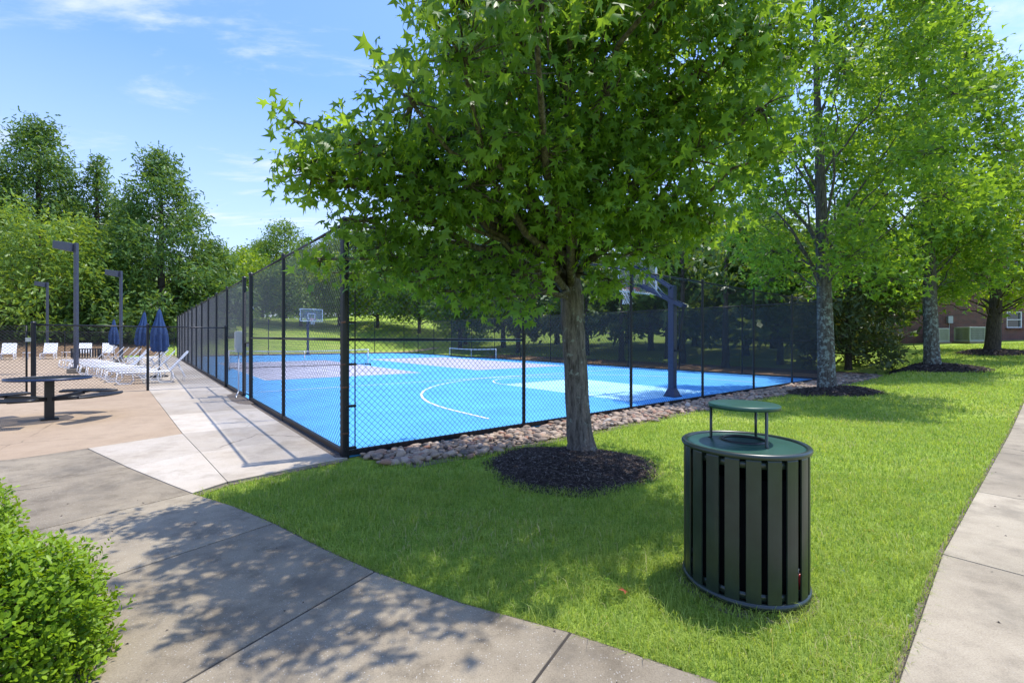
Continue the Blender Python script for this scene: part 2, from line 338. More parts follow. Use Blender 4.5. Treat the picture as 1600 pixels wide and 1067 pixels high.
def sheet(name, poly, m, lift=0., gap=0., thick=0., kind='structure', acuts=True, bev=.0):
    """flat slab(s) following the terrain; poly: list of (x,y) or list of such lists"""
    polys = poly if isinstance(poly[0][0], (tuple, list)) else [poly]
    bm = bmesh.new()
    for pl in polys:
        b2 = bmesh.new(); vs = [b2.verts.new((x, y, 0)) for x, y in pl]; f = b2.faces.new(vs)
        b2.normal_update()
        if f.normal.z < 0: bmesh.ops.reverse_faces(b2, faces=[f])
        if gap: 
            r = bmesh.ops.inset_region(b2, faces=list(b2.faces), thickness=gap, use_even_offset=True, use_boundary=True)
            bmesh.ops.delete(b2, geom=r['faces'], context='FACES')
        def cut(co, no):
            bmesh.ops.bisect_plane(b2, geom=list(b2.verts) + list(b2.edges) + list(b2.faces), plane_co=co, plane_no=no)
        cut((*W2(0, 0), 0), (*EB, 0))
        aa = [AB(v.co.x, v.co.y) for v in b2.verts]; amax = max(q[0] for q in aa); amin = min(q[0] for q in aa); bmax = max(q[1] for q in aa)
        for k in range(8, 60):
            if acuts and amin < k < amax: cut((*W2(k, 0), 0), (*EA, 0))
        for k in range(39, 80):
            if k < bmax: cut((*W2(0, k), 0), (*EB, 0))
        b2.faces.ensure_lookup_table()
        for v in b2.verts: v.co.z = Tz(v.co.x, v.co.y) + lift
        if thick:
            r = bmesh.ops.extrude_face_region(b2, geom=list(b2.faces)); nv = [e for e in r['geom'] if isinstance(e, bmesh.types.BMVert)]
            top = [v for v in b2.verts if v not in set(nv)]
            for v in nv: v.co.z += 0
            for v in top: v.co.z -= thick
            bmesh.ops.recalc_face_normals(b2, faces=list(b2.faces))
        ly = b2.verts.layers.float.new('tint'); tv_ = random.random()
        for v in b2.verts: v[ly] = tv_
        me = bpy.data.meshes.new('t'); b2.to_mesh(me); b2.free(); bm.from_mesh(me); bpy.data.meshes.remove(me)
    me = bpy.data.meshes.new(name); bm.to_mesh(me); bm.free(); me.materials.append(m)
    o = link(bpy.data.objects.new(name, me)); o['kind'] = kind
    if bev: b = o.modifiers.new('bevel', 'BEVEL'); b.width = bev; b.segments = 2; b.limit_method = 'ANGLE'; b.angle_limit = R(40)
    return o
M['joint'] = simple('dirt filled joint', (.045, .038, .03), .95, var=.3)
# foreground walk slabs
PA = (-3.17, 4.465); G1 = (-1.97, 3.73); G2 = (-.895, 2.946); G3 = (.304, 2.33); G4 = (.928, 1.98); G5 = (1.30, 1.63)
TT = (-5.88, 6.24); UJ = (-4.56, 5.35)
slabs = [[TT, UJ, (-5.16, 4.54), (-6.5, 2.72), (-8.6, 0.0), (-11.5, 2.2), (-8.2, 4.5), (-6.25, 5.70)],
         [UJ, PA, (-3.64, 3.79), (-5.2, 1.55), (-6.6, -.4), (-8.6, 0.0), (-6.5, 2.72), (-5.16, 4.54)],
         [PA, (-2.55, 4.12), G1, (-2.536, 2.913), (-3.9, .95), (-4.6, 0), (-6.6, -.4), (-5.2, 1.55), (-3.64, 3.79)],
         [G1, (-1.42, 3.31), G2, (-1.45, 1.98), (-2.3, .5), (-2.7, -.5), (-4.6, 0), (-3.9, .95), (-2.536, 2.913)],
         [G2, (-.30, 2.60), G3, (.09, 1.98), (-.5, .75), (-1.0, -.6), (-2.7, -.5), (-2.3, .5), (-1.45, 1.98)],
         [G3, G4, G5, (1.2, -.5), (-1.0, -.6), (-.5, .75), (.09, 1.98)]]
sheet('pavement', slabs, M['slab'], 0, .007, .12, bev=.004); sheet('pavement_joints', slabs, M['joint'], -.006)
pb0, pb1 = -5.43, -7.05; cuts_a = [0.9, 2.31, 4.40, 6.92, 9.52, 12.2, 14.9, 17.6, 20.3, 23, 26, 29, 32, 35, 38, 41, 44, 48]
rs = []
for a0, a1 in zip(cuts_a[:-1], cuts_a[1:]): rs.append([W2(a0, pb0), W2(a1, pb0), W2(a1, pb1), W2(a0, pb1)])
rs[0] = [G5, W2(cuts_a[1], pb0), W2(cuts_a[1], pb1), (2.6, .2), (1.2, -.5)]
sheet('sidewalk', rs, M['slab2'], 0, .006, .12, bev=.004); sheet('sidewalk_joints', rs, M['joint'], -.006)
def rect0(a0, a1, b0, b1): return [W2(a0, b0), W2(a1, b0), W2(a1, b1), W2(a0, b1)]
# pale walk by the court and the pale wedge
cw = [(-3.05, 4.83), (-2.12, 5.83)]
T7 = (-5.27, 7.21); T6 = (-4.2, 6.07)
wb = [2.9, 5.2, 7.5, 9.8, 12.1, 14.4, 16.7, 19, 21.3, 23.6, 25.9, 28.2, 30.5, 32.8, 35.1, 37.4]
pal = [[TT, T7, T6, UJ], [UJ, T6, cw[0], PA], [cw[0], T6, W2(-.13, 1.5), W2(-.13, .0), cw[1]], [T6, T7, W2(-.13, 3.0), W2(-.13, 1.5)]]
prev = (T7, W2(-.13, 3.0))
for q in wb[1:]:
    nx = (W2(-1.56 - .045 * (q - 2.9), q), W2(-.13, q)); pass; pal.append([prev[0], nx[0], nx[1], prev[1]]); prev = nx
sheet('court_walk', pal, M['pale'], 0, .0035, .10, bev=.002); sheet('court_walk_joints', pal, M['joint'], -.005)
sheet('soil_strip', [[W2(-.14, -.05), W2(.02, -.05), W2(.02, 37), W2(-.14, 37)]], M['gravel'], -.02)
sheet('pool_deck', [[(-6.25, 5.70), TT, T7, W2(-1.663, 5.2), W2(-1.90, 10.5), W2(-14, 10.5), W2(-14, 3)],
                    [W2(-1.90, 10.5), W2(-3.11, 37.4), W2(-3.11, 40.5), W2(-40, 40.5), W2(-40, 10.5)]], M['tan'], 0, .004, .1, bev=.003)
sheet('verge', [rect0(-60, -.6, 40.5, 79)], M['straw'], -.012)
# court
sheet('court', [W2(0, 0.02), W2(18.6, 0.02), W2(18.6, 36.6), W2(0, 36.6)], M['blue'], .004, 0, .12, acuts=False)
def rect(a0, a1, b0, b1): return [W2(a0, b0), W2(a1, b0), W2(a1, b1), W2(a0, b1)]
sheet('court_paint', [rect(1.35, 7.45, 12.0, 25.4), rect(10.45, 16.55, 12.0, 25.4)], M['grey'], .008, acuts=False)
sheet('court_key', [rect(7.27, 10.93, .75, 5.8)], M['key'], .008, acuts=False)
ln = []
def stripe(p, q, w=.05):
    p, q = Vector(p), Vector(q); d = (q - p).normalized(); n = Vector((-d.y, d.x)) * w / 2
    ln.append([W2(*(p + n)), W2(*(p - n)), W2(*(q - n)), W2(*(q + n))])
def arc(c, r, t0, t1, n=40, w=.05):
    for i in range(n):
        s0, s1 = (R(t0 + (t1 - t0) * (i + k) / n) for k in (0, 1))
        ln.append([W2(c[0] + q * math.cos(s), c[1] + q * math.sin(s)) for q, s in ((r - w / 2, s0), (r + w / 2, s0), (r + w / 2, s1), (r - w / 2, s1))])
stripe((.5, 8.3), (18.0, 8.3)); arc((9.1, 2.2), 6.02, 0, 180, 60, .06); stripe((3.08, 1.0), (3.08, 2.2), .06); stripe((15.12, 1.0), (15.12, 2.2), .06)
arc((9.1, 5.86), 1.8, 0, 180, 30); stripe((7.27, 5.86), (10.93, 5.86)); stripe((.5, 28.3), (18.0, 28.3))
for a0 in (1.35, 10.45):
    a1 = a0 + 6.1
    for b in (12.0, 16.55, 20.85, 25.4): stripe((a0, b), (a1, b))
    for a in (a0, a1): stripe((a, 12.0), (a, 25.4))
    stripe((a0 + 3.05, 12.0), (a0 + 3.05, 16.55)); stripe((a0 + 3.05, 20.85), (a0 + 3.05, 25.4))
sheet('court_lines', ln, M['line'], .012, acuts=False)
sheet('path', [rect(-2, 24, 38.6, 40.2)], M['tan'], .0, 0, .02)
sheet('verge', [rect(18.75, 22.2, -.6, 25)], M['straw'], -.025, 0, .0)
sheet('stone_bed', [[W2(.15, -.05), W2(18.7, -.05), W2(19.0, .3), W2(20.8, .2), W2(21.4, -1.3), W2(19, -1.7), W2(16, -1.3), W2(9, -.95), W2(2.4, -1.1), W2(.5, -1.0)]], M['gravel'], -.028, 0, 0)

# ------------------------------------------------------------------ chain link fences
def wire_mesh(name, Lx, H, pitch=.085, r=.0026, seg=.34, parent=None):
    P0 = []; P1 = []
    for sgn in (1, -1):
        off = .0022 * sgn; k0 = -H if sgn > 0 else 0; k1 = Lx if sgn > 0 else Lx + H
        k = math.ceil(k0 / pitch) * pitch
        while k < k1:
            # s = k + z (sgn +) or s = k - z
            if sgn > 0: z0, z1 = max(0, -k), min(H, Lx - k)
            else: z0, z1 = max(0, k - Lx), min(H, k)
            n = max(1, int((z1 - z0) / seg))
            if z1 - z0 > .01:
                for i in range(n):
                    za = z0 + (z1 - z0) * i / n; zb = z0 + (z1 - z0) * (i + 1) / n
                    P0.append((k + sgn * za, off, za)); P1.append((k + sgn * zb, off, zb))
            k += pitch
    P0 = np.array(P0); P1 = np.array(P1); d = unit(P1 - P0); y = np.array([0, 1., 0]); x = np.cross(d, y)
    V = []; 
    for e in (P0, P1):
        for t in (0, 90, 180, 270): V.append(e + x * r * math.cos(R(t)) + y * r * math.sin(R(t)))
    V = np.stack(V, 1); n = len(P0); q = np.array([[0, 1, 5, 4], [1, 2, 6, 5], [2, 3, 7, 6], [3, 0, 4, 7]])
    return npmesh(name, V.reshape(-1, 3), (q[None] + (np.arange(n) * 8)[:, None, None]).reshape(-1, 4), M['wire'], parent, smooth=False)
panel_cache = {}
def panel(Lx, H, parent, loc, pitch=.085, r=.0030):
    key = (round(Lx, 2), round(H, 2), pitch)
    if key not in panel_cache: o = wire_mesh('mesh_panel', Lx, H, pitch, r, parent=parent); panel_cache[key] = o.data
    else: o = link(bpy.data.objects.new('mesh_panel', panel_cache[key]), parent)
    o.location = loc; return o
def post(parent, s, H, r, z0, cap=True, name='post'):
    m = MB().tube([(s, 0, z0 - .05), (s, 0, z0 + H)], r, 12)
    if cap: m.lathe([(r * 1.15, 0), (r * 1.15, .03), (r * .7, .055), (0, .065)], 12, (s, 0, z0 + H - .005))
    return m.build(name, M['fence'], parent, smooth=False)
def fence(name, label, p, q, stations, H, zf, braces=(), thick=(), skip=(), screens=(), postr=.032, pitch=.085, rr=.021, bottom=True, group=None, wr=.0026, cat='fence', thick_r=.05):
    """fence run from world p to q; stations are post distances along it; zf(s) gives the ground height"""
    p, q = Vector(p), Vector(q); d = q - p; rz = math.atan2(d.y, d.x); z0 = zf(0)
    e = empty(name, (p.x, p.y, z0), rz); tag(e, label, cat, group)
    hz_ = lambda s: zf(s) - z0
    for i, s in enumerate(stations): post(e, s, H + .03, thick_r if i in thick else postr, hz_(s))
    for i, (s0, s1) in enumerate(zip(stations[:-1], stations[1:])):
        if i in skip: continue
        zl, zr = hz_(s0), hz_(s1); sh = math.atan2(zr - zl, s1 - s0)
        o = panel(s1 - s0, H - .06, e, (s0, -.045, zl + .05), pitch, wr); o.rotation_euler = (0, -sh, 0)
        MB().tube([(s0, 0, zl + H), (s1, 0, zr + H)], rr, 8).build('top_rail', M['fence'], e, True)
        if bottom: MB().bar((s0, 0, zl + .035), (s1, 0, zr + .035), .045, .07).build('bottom_rail', M['fence'], e)
        if i in braces: MB().tube([(s0, 0, zl + H / 2), (s1, 0, zr + H / 2)], rr, 8).build('brace_rail', M['fence'], e, True)
        if i in screens:
            MB().add([(s0 + .04, .05, zl + .22), (s1 - .04, .05, zr + .22), (s1 - .04, .05, zr + H - .08), (s0 + .04, .05, zl + H - .08)], [(0, 1, 2, 3)]).build('privacy_screen', M['screen'], e)
    return e
fz = [3.1 * i for i in range(7)]
FF = fence('chain_link_fence', 'tall black chain link court fence running behind the stones to the right', W2(0, 0), W2(18.6, 0), fz, 3.05, lambda s: 0., braces=(0, 5), thick=(0,), group='tall fences round the blue court')
tb = MB().tube([(.11, -.05, .05), (.11, -.05, 3.02)], .008, 6)
for z in (.1, .65, 1.2, 1.75, 2.3, 2.85): tb.box((.055, -.03, z), (.14, .06, .03))
for z in (.3, .9, 1.45, 2.0, 2.6): tb.lathe([(.053, 0), (.053, .022)], 12, (0, 0, z))
tb.build('tension_bar', M['fence'], FF)
M['rust'] = simple('rusty band', (.10, .045, .025), .7, var=.4)
for z in (.3, .9, 1.2, 1.75, 2.3, 2.85): MB().lathe([(.0525, -.012), (.0535, -.012), (.0535, .012), (.0525, .012)], 16, (0, 0, z)).build('rust_band', M['rust'], FF, True)
ls = [0, 3.25, 6.55, 7.5, 10.6] + [10.6 + 2.6 * k for k in range(1, 11)]
FL = fence('chain_link_fence', 'tall black chain link court fence with the gate, receding beside the pale walk', W2(0, 0.1), W2(0, 36.6), ls, 3.05, lambda s: .009 * s, braces=(0, 1, 3), thick=(2, 3), skip=(2,), group='tall fences round the blue court', thick_r=.045)
bs = [3.1 * i for i in range(7)]
fence('chain_link_fence', 'far black chain link court fence behind the distant basketball hoop', W2(0, 36.6), W2(18.6, 36.6), bs, 3.05, lambda s: .33, group='tall fences round the blue court', wr=.0021, pitch=.1)
ss = [3.05 * i for i in range(13)]
fence('chain_link_fence', 'black chain link court fence hung with dark see-through privacy screen before the woods', W2(18.6, 0), W2(18.6, 36.6), ss, 3.05, lambda s: .009 * s, group='tall fences round the blue court', screens=tuple(range(9)), braces=(0,), wr=.0021, pitch=.1)
# gate leaf in the left court fence
gx, gy = W2(0, 6.7); ge = empty('gate', (gx, gy, .07), math.atan2(EB[1], EB[0])); tag(ge, 'narrow black mesh gate closed between two taller posts of the court fence', 'gate')
MB().tube([(.0, 0, .1), (.82, 0, .1), (.82, 0, 2.75), (0, 0, 2.75), (0, 0, .1)], .022, 8).tube([(0, 0, 1.4), (.82, 0, 1.4)], .02, 8).build('gate_frame', M['fence'], ge, True)
panel(.82, 2.6, ge, (0, -.03, .12)); MB().box((.78, -.06, 1.35), (.16, .07, .12)).tube([(.6, -.09, 1.35), (.9, -.09, 1.35)], .012, 8).build('latch', M['galv'], ge, bevel=.005)
MB().tube([(-.07, -.03, 2.25), (.08, -.03, 2.25)], .03, 8).tube([(-.07, -.03, .5), (.08, -.03, .5)], .03, 8).build('hinge', M['galv'], ge, True)
# keypad box and conduit
kx, ky = W2(-.09, 7.85); k = empty('control_box', (kx, ky, .07), math.atan2(EB[1], EB[0])); tag(k, 'grey metal control box with conduit fixed by the court gate', 'control box')
MB().box((0, 0, 1.42), (.26, .14, .56)).build('casing', M['ac'], k, bevel=.012)
MB().box((.0, .077, 1.45), (.21, .014, .44)).box((.0, .09, 1.3), (.04, .02, .05)).build('cover', M['ac'], k, bevel=.004)
MB().tube([(0, 0, 1.15), (0, 0, .12), (-.12, .06, .03), (-.6, .14, .015)], .018, 8).build('conduit', M['galv'], k, True)
pp = [hit(u, v)[:2] for u, v in ((354, 618), (372, 612), (384, 620), (397, 631), (389, 632.5), (373, 631), (362, 627))]
sheet('soil_patch', [pp], M['gravel'], .004)
# pool fence
pzf = lambda s: .0954
fence('low_fence', 'low black chain link fence between the picnic table and the white loungers', W2(0, 10.6), W2(-4.2, 10.6), [0.05, 1.94, 4.2], 1.83, pzf, thick=(2,), bottom=False, pitch=.08, rr=.018, thick_r=.05)
pg = empty('gate', (*W2(-4.32, 10.6), .095), math.atan2(-EA[1], -EA[0])); tag(pg, 'low black mesh pool gate leaf at the left edge', 'gate')
MB().tube([(0, 0, .07), (0, 0, 1.8), (1.15, 0, 1.8), (1.15, 0, .07), (0, 0, .07)], .022, 8).build('gate_frame', M['fence'], pg, True)
panel(1.15, 1.72, pg, (0, .03, .08), .08); MB().box((-.06, 0, 1.45), (.16, .06, .1)).build('latch', M['galv'], pg)
fence('low_fence', 'low black chain link fence continuing left of the pool gate', W2(-5.6, 10.6), W2(-14.9, 10.6), [0, 3.1, 6.2, 9.3], 1.83, pzf, thick=(0,), bottom=False, pitch=.08, rr=.018)
fence('low_fence', 'low black chain link fence behind the far row of loungers, against the trees', W2(-.1, 38.8), W2(-31.1, 38.8), [3.1 * i for i in range(11)], 1.83, lambda s: .35, bottom=False, pitch=.1, rr=.02, wr=.0026)

# ------------------------------------------------------------------ stones and mulch
def ico(sub=1):
    b = bmesh.new(); bmesh.ops.create_icosphere(b, subdivisions=sub, radius=1); v = np.array([q.co[:] for q in b.verts]); f = np.array([[q.index for q in p.verts] for p in b.faces]); b.free(); return v, f
def rotz_rand(n, tilt=.25):
    t = rng.uniform(0, 2 * np.pi, n); x = np.stack([np.cos(t), np.sin(t), rng.normal(0, tilt, n)], -1); up = np.stack([rng.normal(0, tilt, n), rng.normal(0, tilt, n), np.ones(n)], -1)
    return frames(x, up)
def stones():
    pts = []; iv, if_ = ico(2)
    n = 15000; a = rng.uniform(.2, 21.5, n); b = rng.uniform(-1.6, .35, n)
    lo = np.interp(a, [0, 2.4, 9, 16, 19, 21.4], [-.85, -1.0, -.85, -1.05, -1.5, -1.2]) + .1 * np.sin(a * 3.1) + .05 * np.sin(a * 9)
    ok = (b > lo) & ((b < -.07) | ((a > 18.85) & (b < .3))) & (rng.random(n) < np.clip(1.0 + (b - lo - .15) * .5, 0, 1))
    near = 1 / (1 + (a / 9) ** 2); ok &= rng.random(n) < .35 + .65 * near
    a, b = a[ok], b[ok]; n = len(a); x, y = W2(a, b); s = rng.gamma(2.6, .013, n) + .016
    s = np.clip(s * .85, .016, .07); s *= 1 + .02 * a
    z = T(x, y) - .028 + s * .28 + rng.uniform(0, .035, n) * (rng.random(n) < .5)
    sc = np.stack([s * rng.uniform(.65, .9, n), s * rng.uniform(1, 1.35, n), s * rng.uniform(.4, .6, n)], -1)
    # lumpy template variants
    outV, outF, tt, base = [], [], [], 0
    Rm = rotz_rand(n, .22)
    for k in range(6):
        q = iv * (1 + .10 * np.sin(iv[:, [1, 2, 0]] * 2.3 + k * 2) + .07 * np.sin(iv[:, [2, 0, 1]] * 3.1 + k))
        sel = np.arange(n) % 6 == k; m = sel.sum()
        V = np.einsum('nij,nkj->nki', Rm[sel], q[None] * sc[sel][:, None, :]) + np.stack([x, y, z], -1)[sel][:, None, :]
        outV.append(V.reshape(-1, 3)); outF.append((if_[None] + (np.arange(m) * len(iv))[:, None, None]).reshape(-1, 3) + base); base += m * len(iv); tt.append(np.repeat(rng.random(m), len(iv)))
    o = npmesh('river_stones', np.concatenate(outV), np.concatenate(outF), M['stone'], None, np.concatenate(tt), True)
    tag(o, 'bed of tan and grey river stones along the front court fence', 'stones', kind='stuff')
stones()
def mulch(cx, cy, r, h, label, nchip=9000, size=.03):
    z0 = GZ(cx, cy); nr, na = 14, 60; V = [[0, 0, h]]; Fc = []
    wob = lambda t: 1 + .05 * np.sin(3 * t + cx) + .03 * np.sin(7 * t + cy)
    def hh(rr_): return h * (1 - rr_ ** 2) ** .8 if rr_ < 1 else -.02
    for i in range(1, nr + 1):
        for k in range(na):
            t = 2 * np.pi * k / na; q = i / nr; x, y = q * r * wob(t) * np.cos(t), q * r * wob(t) * np.sin(t)
            V.append([x, y, hh(q) + GZ(cx + x, cy + y) - z0 + rng.normal(0, .004)])
    tris = [[0, 1 + k, 1 + (k + 1) % na] for k in range(na)]
    for i in range(nr - 1):
        for k in range(na):
            p = 1 + i * na + k; q = 1 + i * na + (k + 1) % na; tris += [[p, p + na, q + na], [p, q + na, q]]
    V = np.array(V); tris = np.array(tris)
    t = rng.uniform(0, 2 * np.pi, nchip); q = np.sqrt(rng.random(nchip)) * 1.02 + np.abs(rng.normal(0, .03, nchip)); x = q * r * wob(t) * np.cos(t); y = q * r * wob(t) * np.sin(t)
    z = np.where(q < 1, h * np.clip(1 - q ** 2, 0, 1) ** .8, -.0) + T(cx + x, cy + y) - .035 - z0 + rng.uniform(.002, .014, nchip)
    cv = np.array([[-.16, -1, 0], [.16, -1, 0], [.12, 1, .0], [-.14, 1, 0], [0, 0, .22]]); cf = np.array([[0, 1, 4], [1, 2, 4], [2, 3, 4], [3, 0, 4]])
    s = rng.uniform(.5, 1.3, nchip) * size; Rm = rotz_rand(nchip, .35)
    CV = np.einsum('nij,nkj->nki', Rm, cv[None] * s[:, None, None]) + np.stack([x, y, z], -1)[:, None, :]
    o = npmesh('mulch_bed', np.concatenate([V, CV.reshape(-1, 3)]), np.concatenate([tris, (cf[None] + (np.arange(nchip) * 5)[:, None, None]).reshape(-1, 3) + len(V)]), M['mulch'], None,
               np.concatenate([np.full(len(V), .25), np.repeat(rng.random(nchip) ** 1.6, 5)]))
    o.location = (cx, cy, z0); tag(o, label, 'mulch', kind='stuff')
mulch(.70, 5.52, 1.0, .10, 'dark mulch ring under the nearest tree', 16000, .026)

# ------------------------------------------------------------------ vegetation builders
def star_leaf():
    tips = [(0, 1), (52, .92), (112, .66)]; nt_ = [(26, .42), (82, .38)]
    pts = [(180, .10)] + [(-112, .66), (-82, .38), (-52, .92), (-26, .42), (0, 1.05), (26, .42), (52, .92), (82, .38), (112, .66)]
    v = [(0, .08, .0)]
    for a, r in pts: x, y = r * math.sin(R(a)), r * math.cos(R(a)); v.append((x, y, -.22 * r * r + .05 * abs(x)))
    v = np.array(v); K = []
    for bend, fold, tw, wx in ((.22, .10, 0, 1), (.45, -.25, .2, .92), (.1, .35, -.25, .85), (.65, .1, .1, 1.05), (-.15, -.3, -.1, .95)):
        q = v.copy(); q[:, 0] *= wx; q[:, 2] = -bend * (v[:, 1] ** 2 + .5 * v[:, 0] ** 2) + fold * np.abs(v[:, 0]) + tw * v[:, 0] * v[:, 1]; K.append(q)
    return np.array(K), np.array([[0, 1 + i, 1 + (i + 1) % 10] for i in range(10)])
def star_small():
    pts = [(180, .15), (-100, .75), (-60, .35), (-20, 1.0), (20, 1.0), (60, .35), (100, .75)]
    pts = [(180, .15), (-95, .8), (-50, .38), (0, 1.1), (50, .38), (95, .8)]
    v = [(r * math.sin(R(a)), r * math.cos(R(a)), -.15 * r * r) for a, r in pts]
    return np.array(v), np.array([[0, 1, 2], [0, 2, 3], [0, 3, 4], [0, 4, 5]])
QUAD = (np.array([[-.45, 0, 0], [.0, -1, -.1], [.45, 0, 0], [.0, 1, -.1]]), np.array([[0, 1, 2], [0, 2, 3]]))
SPRAY = (np.array([[0, -1, 0], [.35, -.2, .05], [.15, .0, 0], [.3, .6, -.1], [0, 1.1, -.2], [-.3, .55, -.1], [-.15, .05, 0], [-.35, -.25, .05]]), np.array([[0, 1, 2], [0, 2, 6], [0, 6, 7], [2, 3, 4], [2, 4, 6], [6, 4, 5]]))
def leaves(name, tmpl, C, out, per, sig, size, m, parent, origin, droop=.5, tintpow=1., vs=1.0, updir=.5, clumptint=.35, hang=0):
    """C cluster centres (n,3), out outward dirs (n,3), per leaves each"""
    n = len(C); P = np.repeat(C, per, 0) + rng.normal(0, 1, (n * per, 3)) * sig * np.array([1, 1, vs]); O = np.repeat(out, per, 0)
    tip = O * .55 + rng.normal(0, .55, P.shape) + np.array([0, 0, -droop]); nrm = rng.normal(0, .6, P.shape) + np.array([0, 0, updir]) + O * hang * np.array([1, 1, .3])
    sc = size * rng.uniform(.45, 1.15, len(P)); ti = np.clip(np.repeat(rng.random(n), per) * clumptint + rng.random(len(P)) ** tintpow * (1 - clumptint), 0, 1)
    return scatter(name, tmpl[0], tmpl[1], P - np.array(origin), frames(tip, nrm), sc, m, parent, ti)
def curve(p, q, bow, n=6, jit=.0):
    p, q = Vector(p), Vector(q); c = (p + q) / 2 + Vector(bow); out = []
    for i in range(n + 1):
        t = i / n; v = p * (1 - t) ** 2 + c * 2 * t * (1 - t) + q * t * t
        if 0 < i < n: v += Vector(rng.normal(0, jit, 3))
        out.append(v)
    return out
def trunk_pt(tr, z):
    for (p, r), (q, s) in zip(tr[:-1], tr[1:]):
        if p.z <= z <= q.z: t = (z - p.z) / (q.z - p.z); return p.lerp(q, t), r + (s - r) * t
    return (tr[0] if z < tr[0][0].z else tr[-1])
def lobed_tree(name, label, cat, tr, lobes, tmpl, size, lm, bm_, dens=900, per=12, sig=.16, group=None, minz=2.0, slope=.45, twigs=True, limb=.022, droop=.5, limbs=True, seg=10, flare=True, cl=.35, mincl=3, hang=0, skip=1):
    """tr: [(Vector world, radius)]; lobes: [(Vector centre, radius, zsquash)]"""
    base = tr[0][0]; e = empty(name, base); tag(e, label, cat, group); b = MB()
    pts = []; rad = []
    for i in range(len(tr) - 1):
        (p, r), (q, s) = tr[i], tr[i + 1]
        for k in range(4):
            t = k / 4; pts.append(p.lerp(q, t) - base + Vector((rng.normal(0, r * .05), rng.normal(0, r * .05), 0)) * (1 if pts else 0)); rad.append(r + (s - r) * t)
    pts.append(tr[-1][0] - base); rad.append(tr[-1][1])
    if flare: pts.insert(0, Vector((0, 0, -.12))); rad.insert(0, rad[0] * 1.32); rad[1] *= 1.15
    b.tube(pts, rad, 16 if flare else 8)
    C = []; O = []; ctr = tr[len(tr) // 2][0]
    for li, (c, r, sq) in enumerate(lobes):
        c = Vector(c); hd = math.hypot(c.x - base.x, c.y - base.y)
        zt = min(max(minz + rng.random() * .12 * (tr[-1][0].z - base.z), c.z - slope * hd - .2), tr[-1][0].z - .2); p, pr = trunk_pt(tr, zt)
        if limbs and li % skip == 0:
            d = c - p; r0 = min(pr * .55, .012 + limb * d.length * .55)
            cv = curve(p, c, (*(rng.normal(0, .05, 2) * d.length), .08 * d.length), 7, .03 * d.length ** .5); b.tube([q - base for q in cv], [r0 * (1 - .8 * i / 7) for i in range(8)], 7)
        k = max(mincl, int(dens * r * r * 4 / per))
        dr = unit(rng.normal(0, 1, (k, 3))); rr_ = r * (.35 + .7 * rng.random(k) ** .6)
        pc = np.array(c) + dr * rr_[:, None] * np.array([1, 1, sq]); C.append(pc)
        w = unit(pc - np.array([base.x, base.y, c.z - .5])); O.append(unit(dr + w))
        if twigs:
            for j in range(0, k, max(1, k // 14)):
                b.tube([q - base for q in curve(c, Vector(pc[j]), rng.normal(0, .08 * r, 3), 3)], [.010 + limb * .12, .008, .006, .003], 4, False)
    b.build('trunk', bm_, e, True); leaves('crown', tmpl, np.concatenate(C), np.concatenate(O), per, sig, size, lm, e, base, droop, clumptint=cl, hang=hang); return e
SL = star_leaf(); SS = star_small()
# nearest tree
tb_ = Vector((.945, 6.12, GZ(.94, 6.1) + .06))
tr1 = [(tb_, .19), (Vector((.90, 6.14, .5)), .165), (Vector((.855, 6.16, 1.4)), .155), (Vector((.82, 6.2, 2.1)), .16), (Vector((.76, 6.25, 3.2)), .10), (Vector((.72, 6.2, 4.6)), .085), (Vector((.68, 6.15, 6.4)), .06), (Vector((.62, 6.1, 8.2)), .03)]
lb = [(462, 190, 4.3, 34), (500, 215, 4.3, 36), (470, 262, 4.2, 40), (535, 235, 4.4, 55), (545, 290, 4.4, 62), (570, 345, 4.5, 50), (615, 255, 4.6, 75), (600, 385, 4.8, 62), (500, 405, 4.7, 34), (535, 425, 5.0, 30),
      (670, 400, 5.0, 75), (660, 320, 4.7, 90), (735, 290, 4.5, 100), (745, 430, 5.2, 60), (800, 465, 5.1, 36), (815, 425, 5.2, 50), (720, 190, 4.7, 85), (690, 215, 4.7, 60), (710, 90, 5.2, 66), (740, 10, 5.4, 85),
      (840, 100, 6.0, 130), (800, 40, 5.6, 110), (870, 330, 5.0, 105), (980, 290, 4.9, 120), (1000, 390, 5.2, 80), (955, 440, 5.6, 42), (1080, 250, 4.8, 120), (1090, 110, 4.6, 130), (1180, 50, 4.3, 90),
      (1190, 170, 4.3, 80), (960, 60, 5.8, 120), (1110, 330, 5.0, 62), (1215, 240, 4.7, 42), (1050, 350, 5.2, 62), (860, 200, 6.5, 150), (720, 300, 5.9, 110), (1060, 200, 6.4, 130), (950, 330, 6.5, 100), (800, 360, 6.0, 90),
      (1240, 90, 4.6, 60), (650, 420, 6.2, 50), (900, 240, 5.2, 110), (1020, 180, 5.2, 120), (850, 10, 6.2, 130), (1010, 20, 6.3, 130), (740, 140, 5.0, 90), (670, 250, 4.8, 60), (650, 130, 4.8, 30), (790, 110, 3.9, 85), (765, 215, 4.0, 75), (850, 240, 4.3, 80), (950, 150, 4.2, 80), (600, 425, 4.9, 34), (655, 440, 5.0, 30), (705, 455, 5.1, 34), (762, 470, 5.2, 28), (812, 486, 5.1, 24)]
lobes1 = [(at(u, v, Y), r / F * Y * .92, .52) for u, v, Y, r in lb]
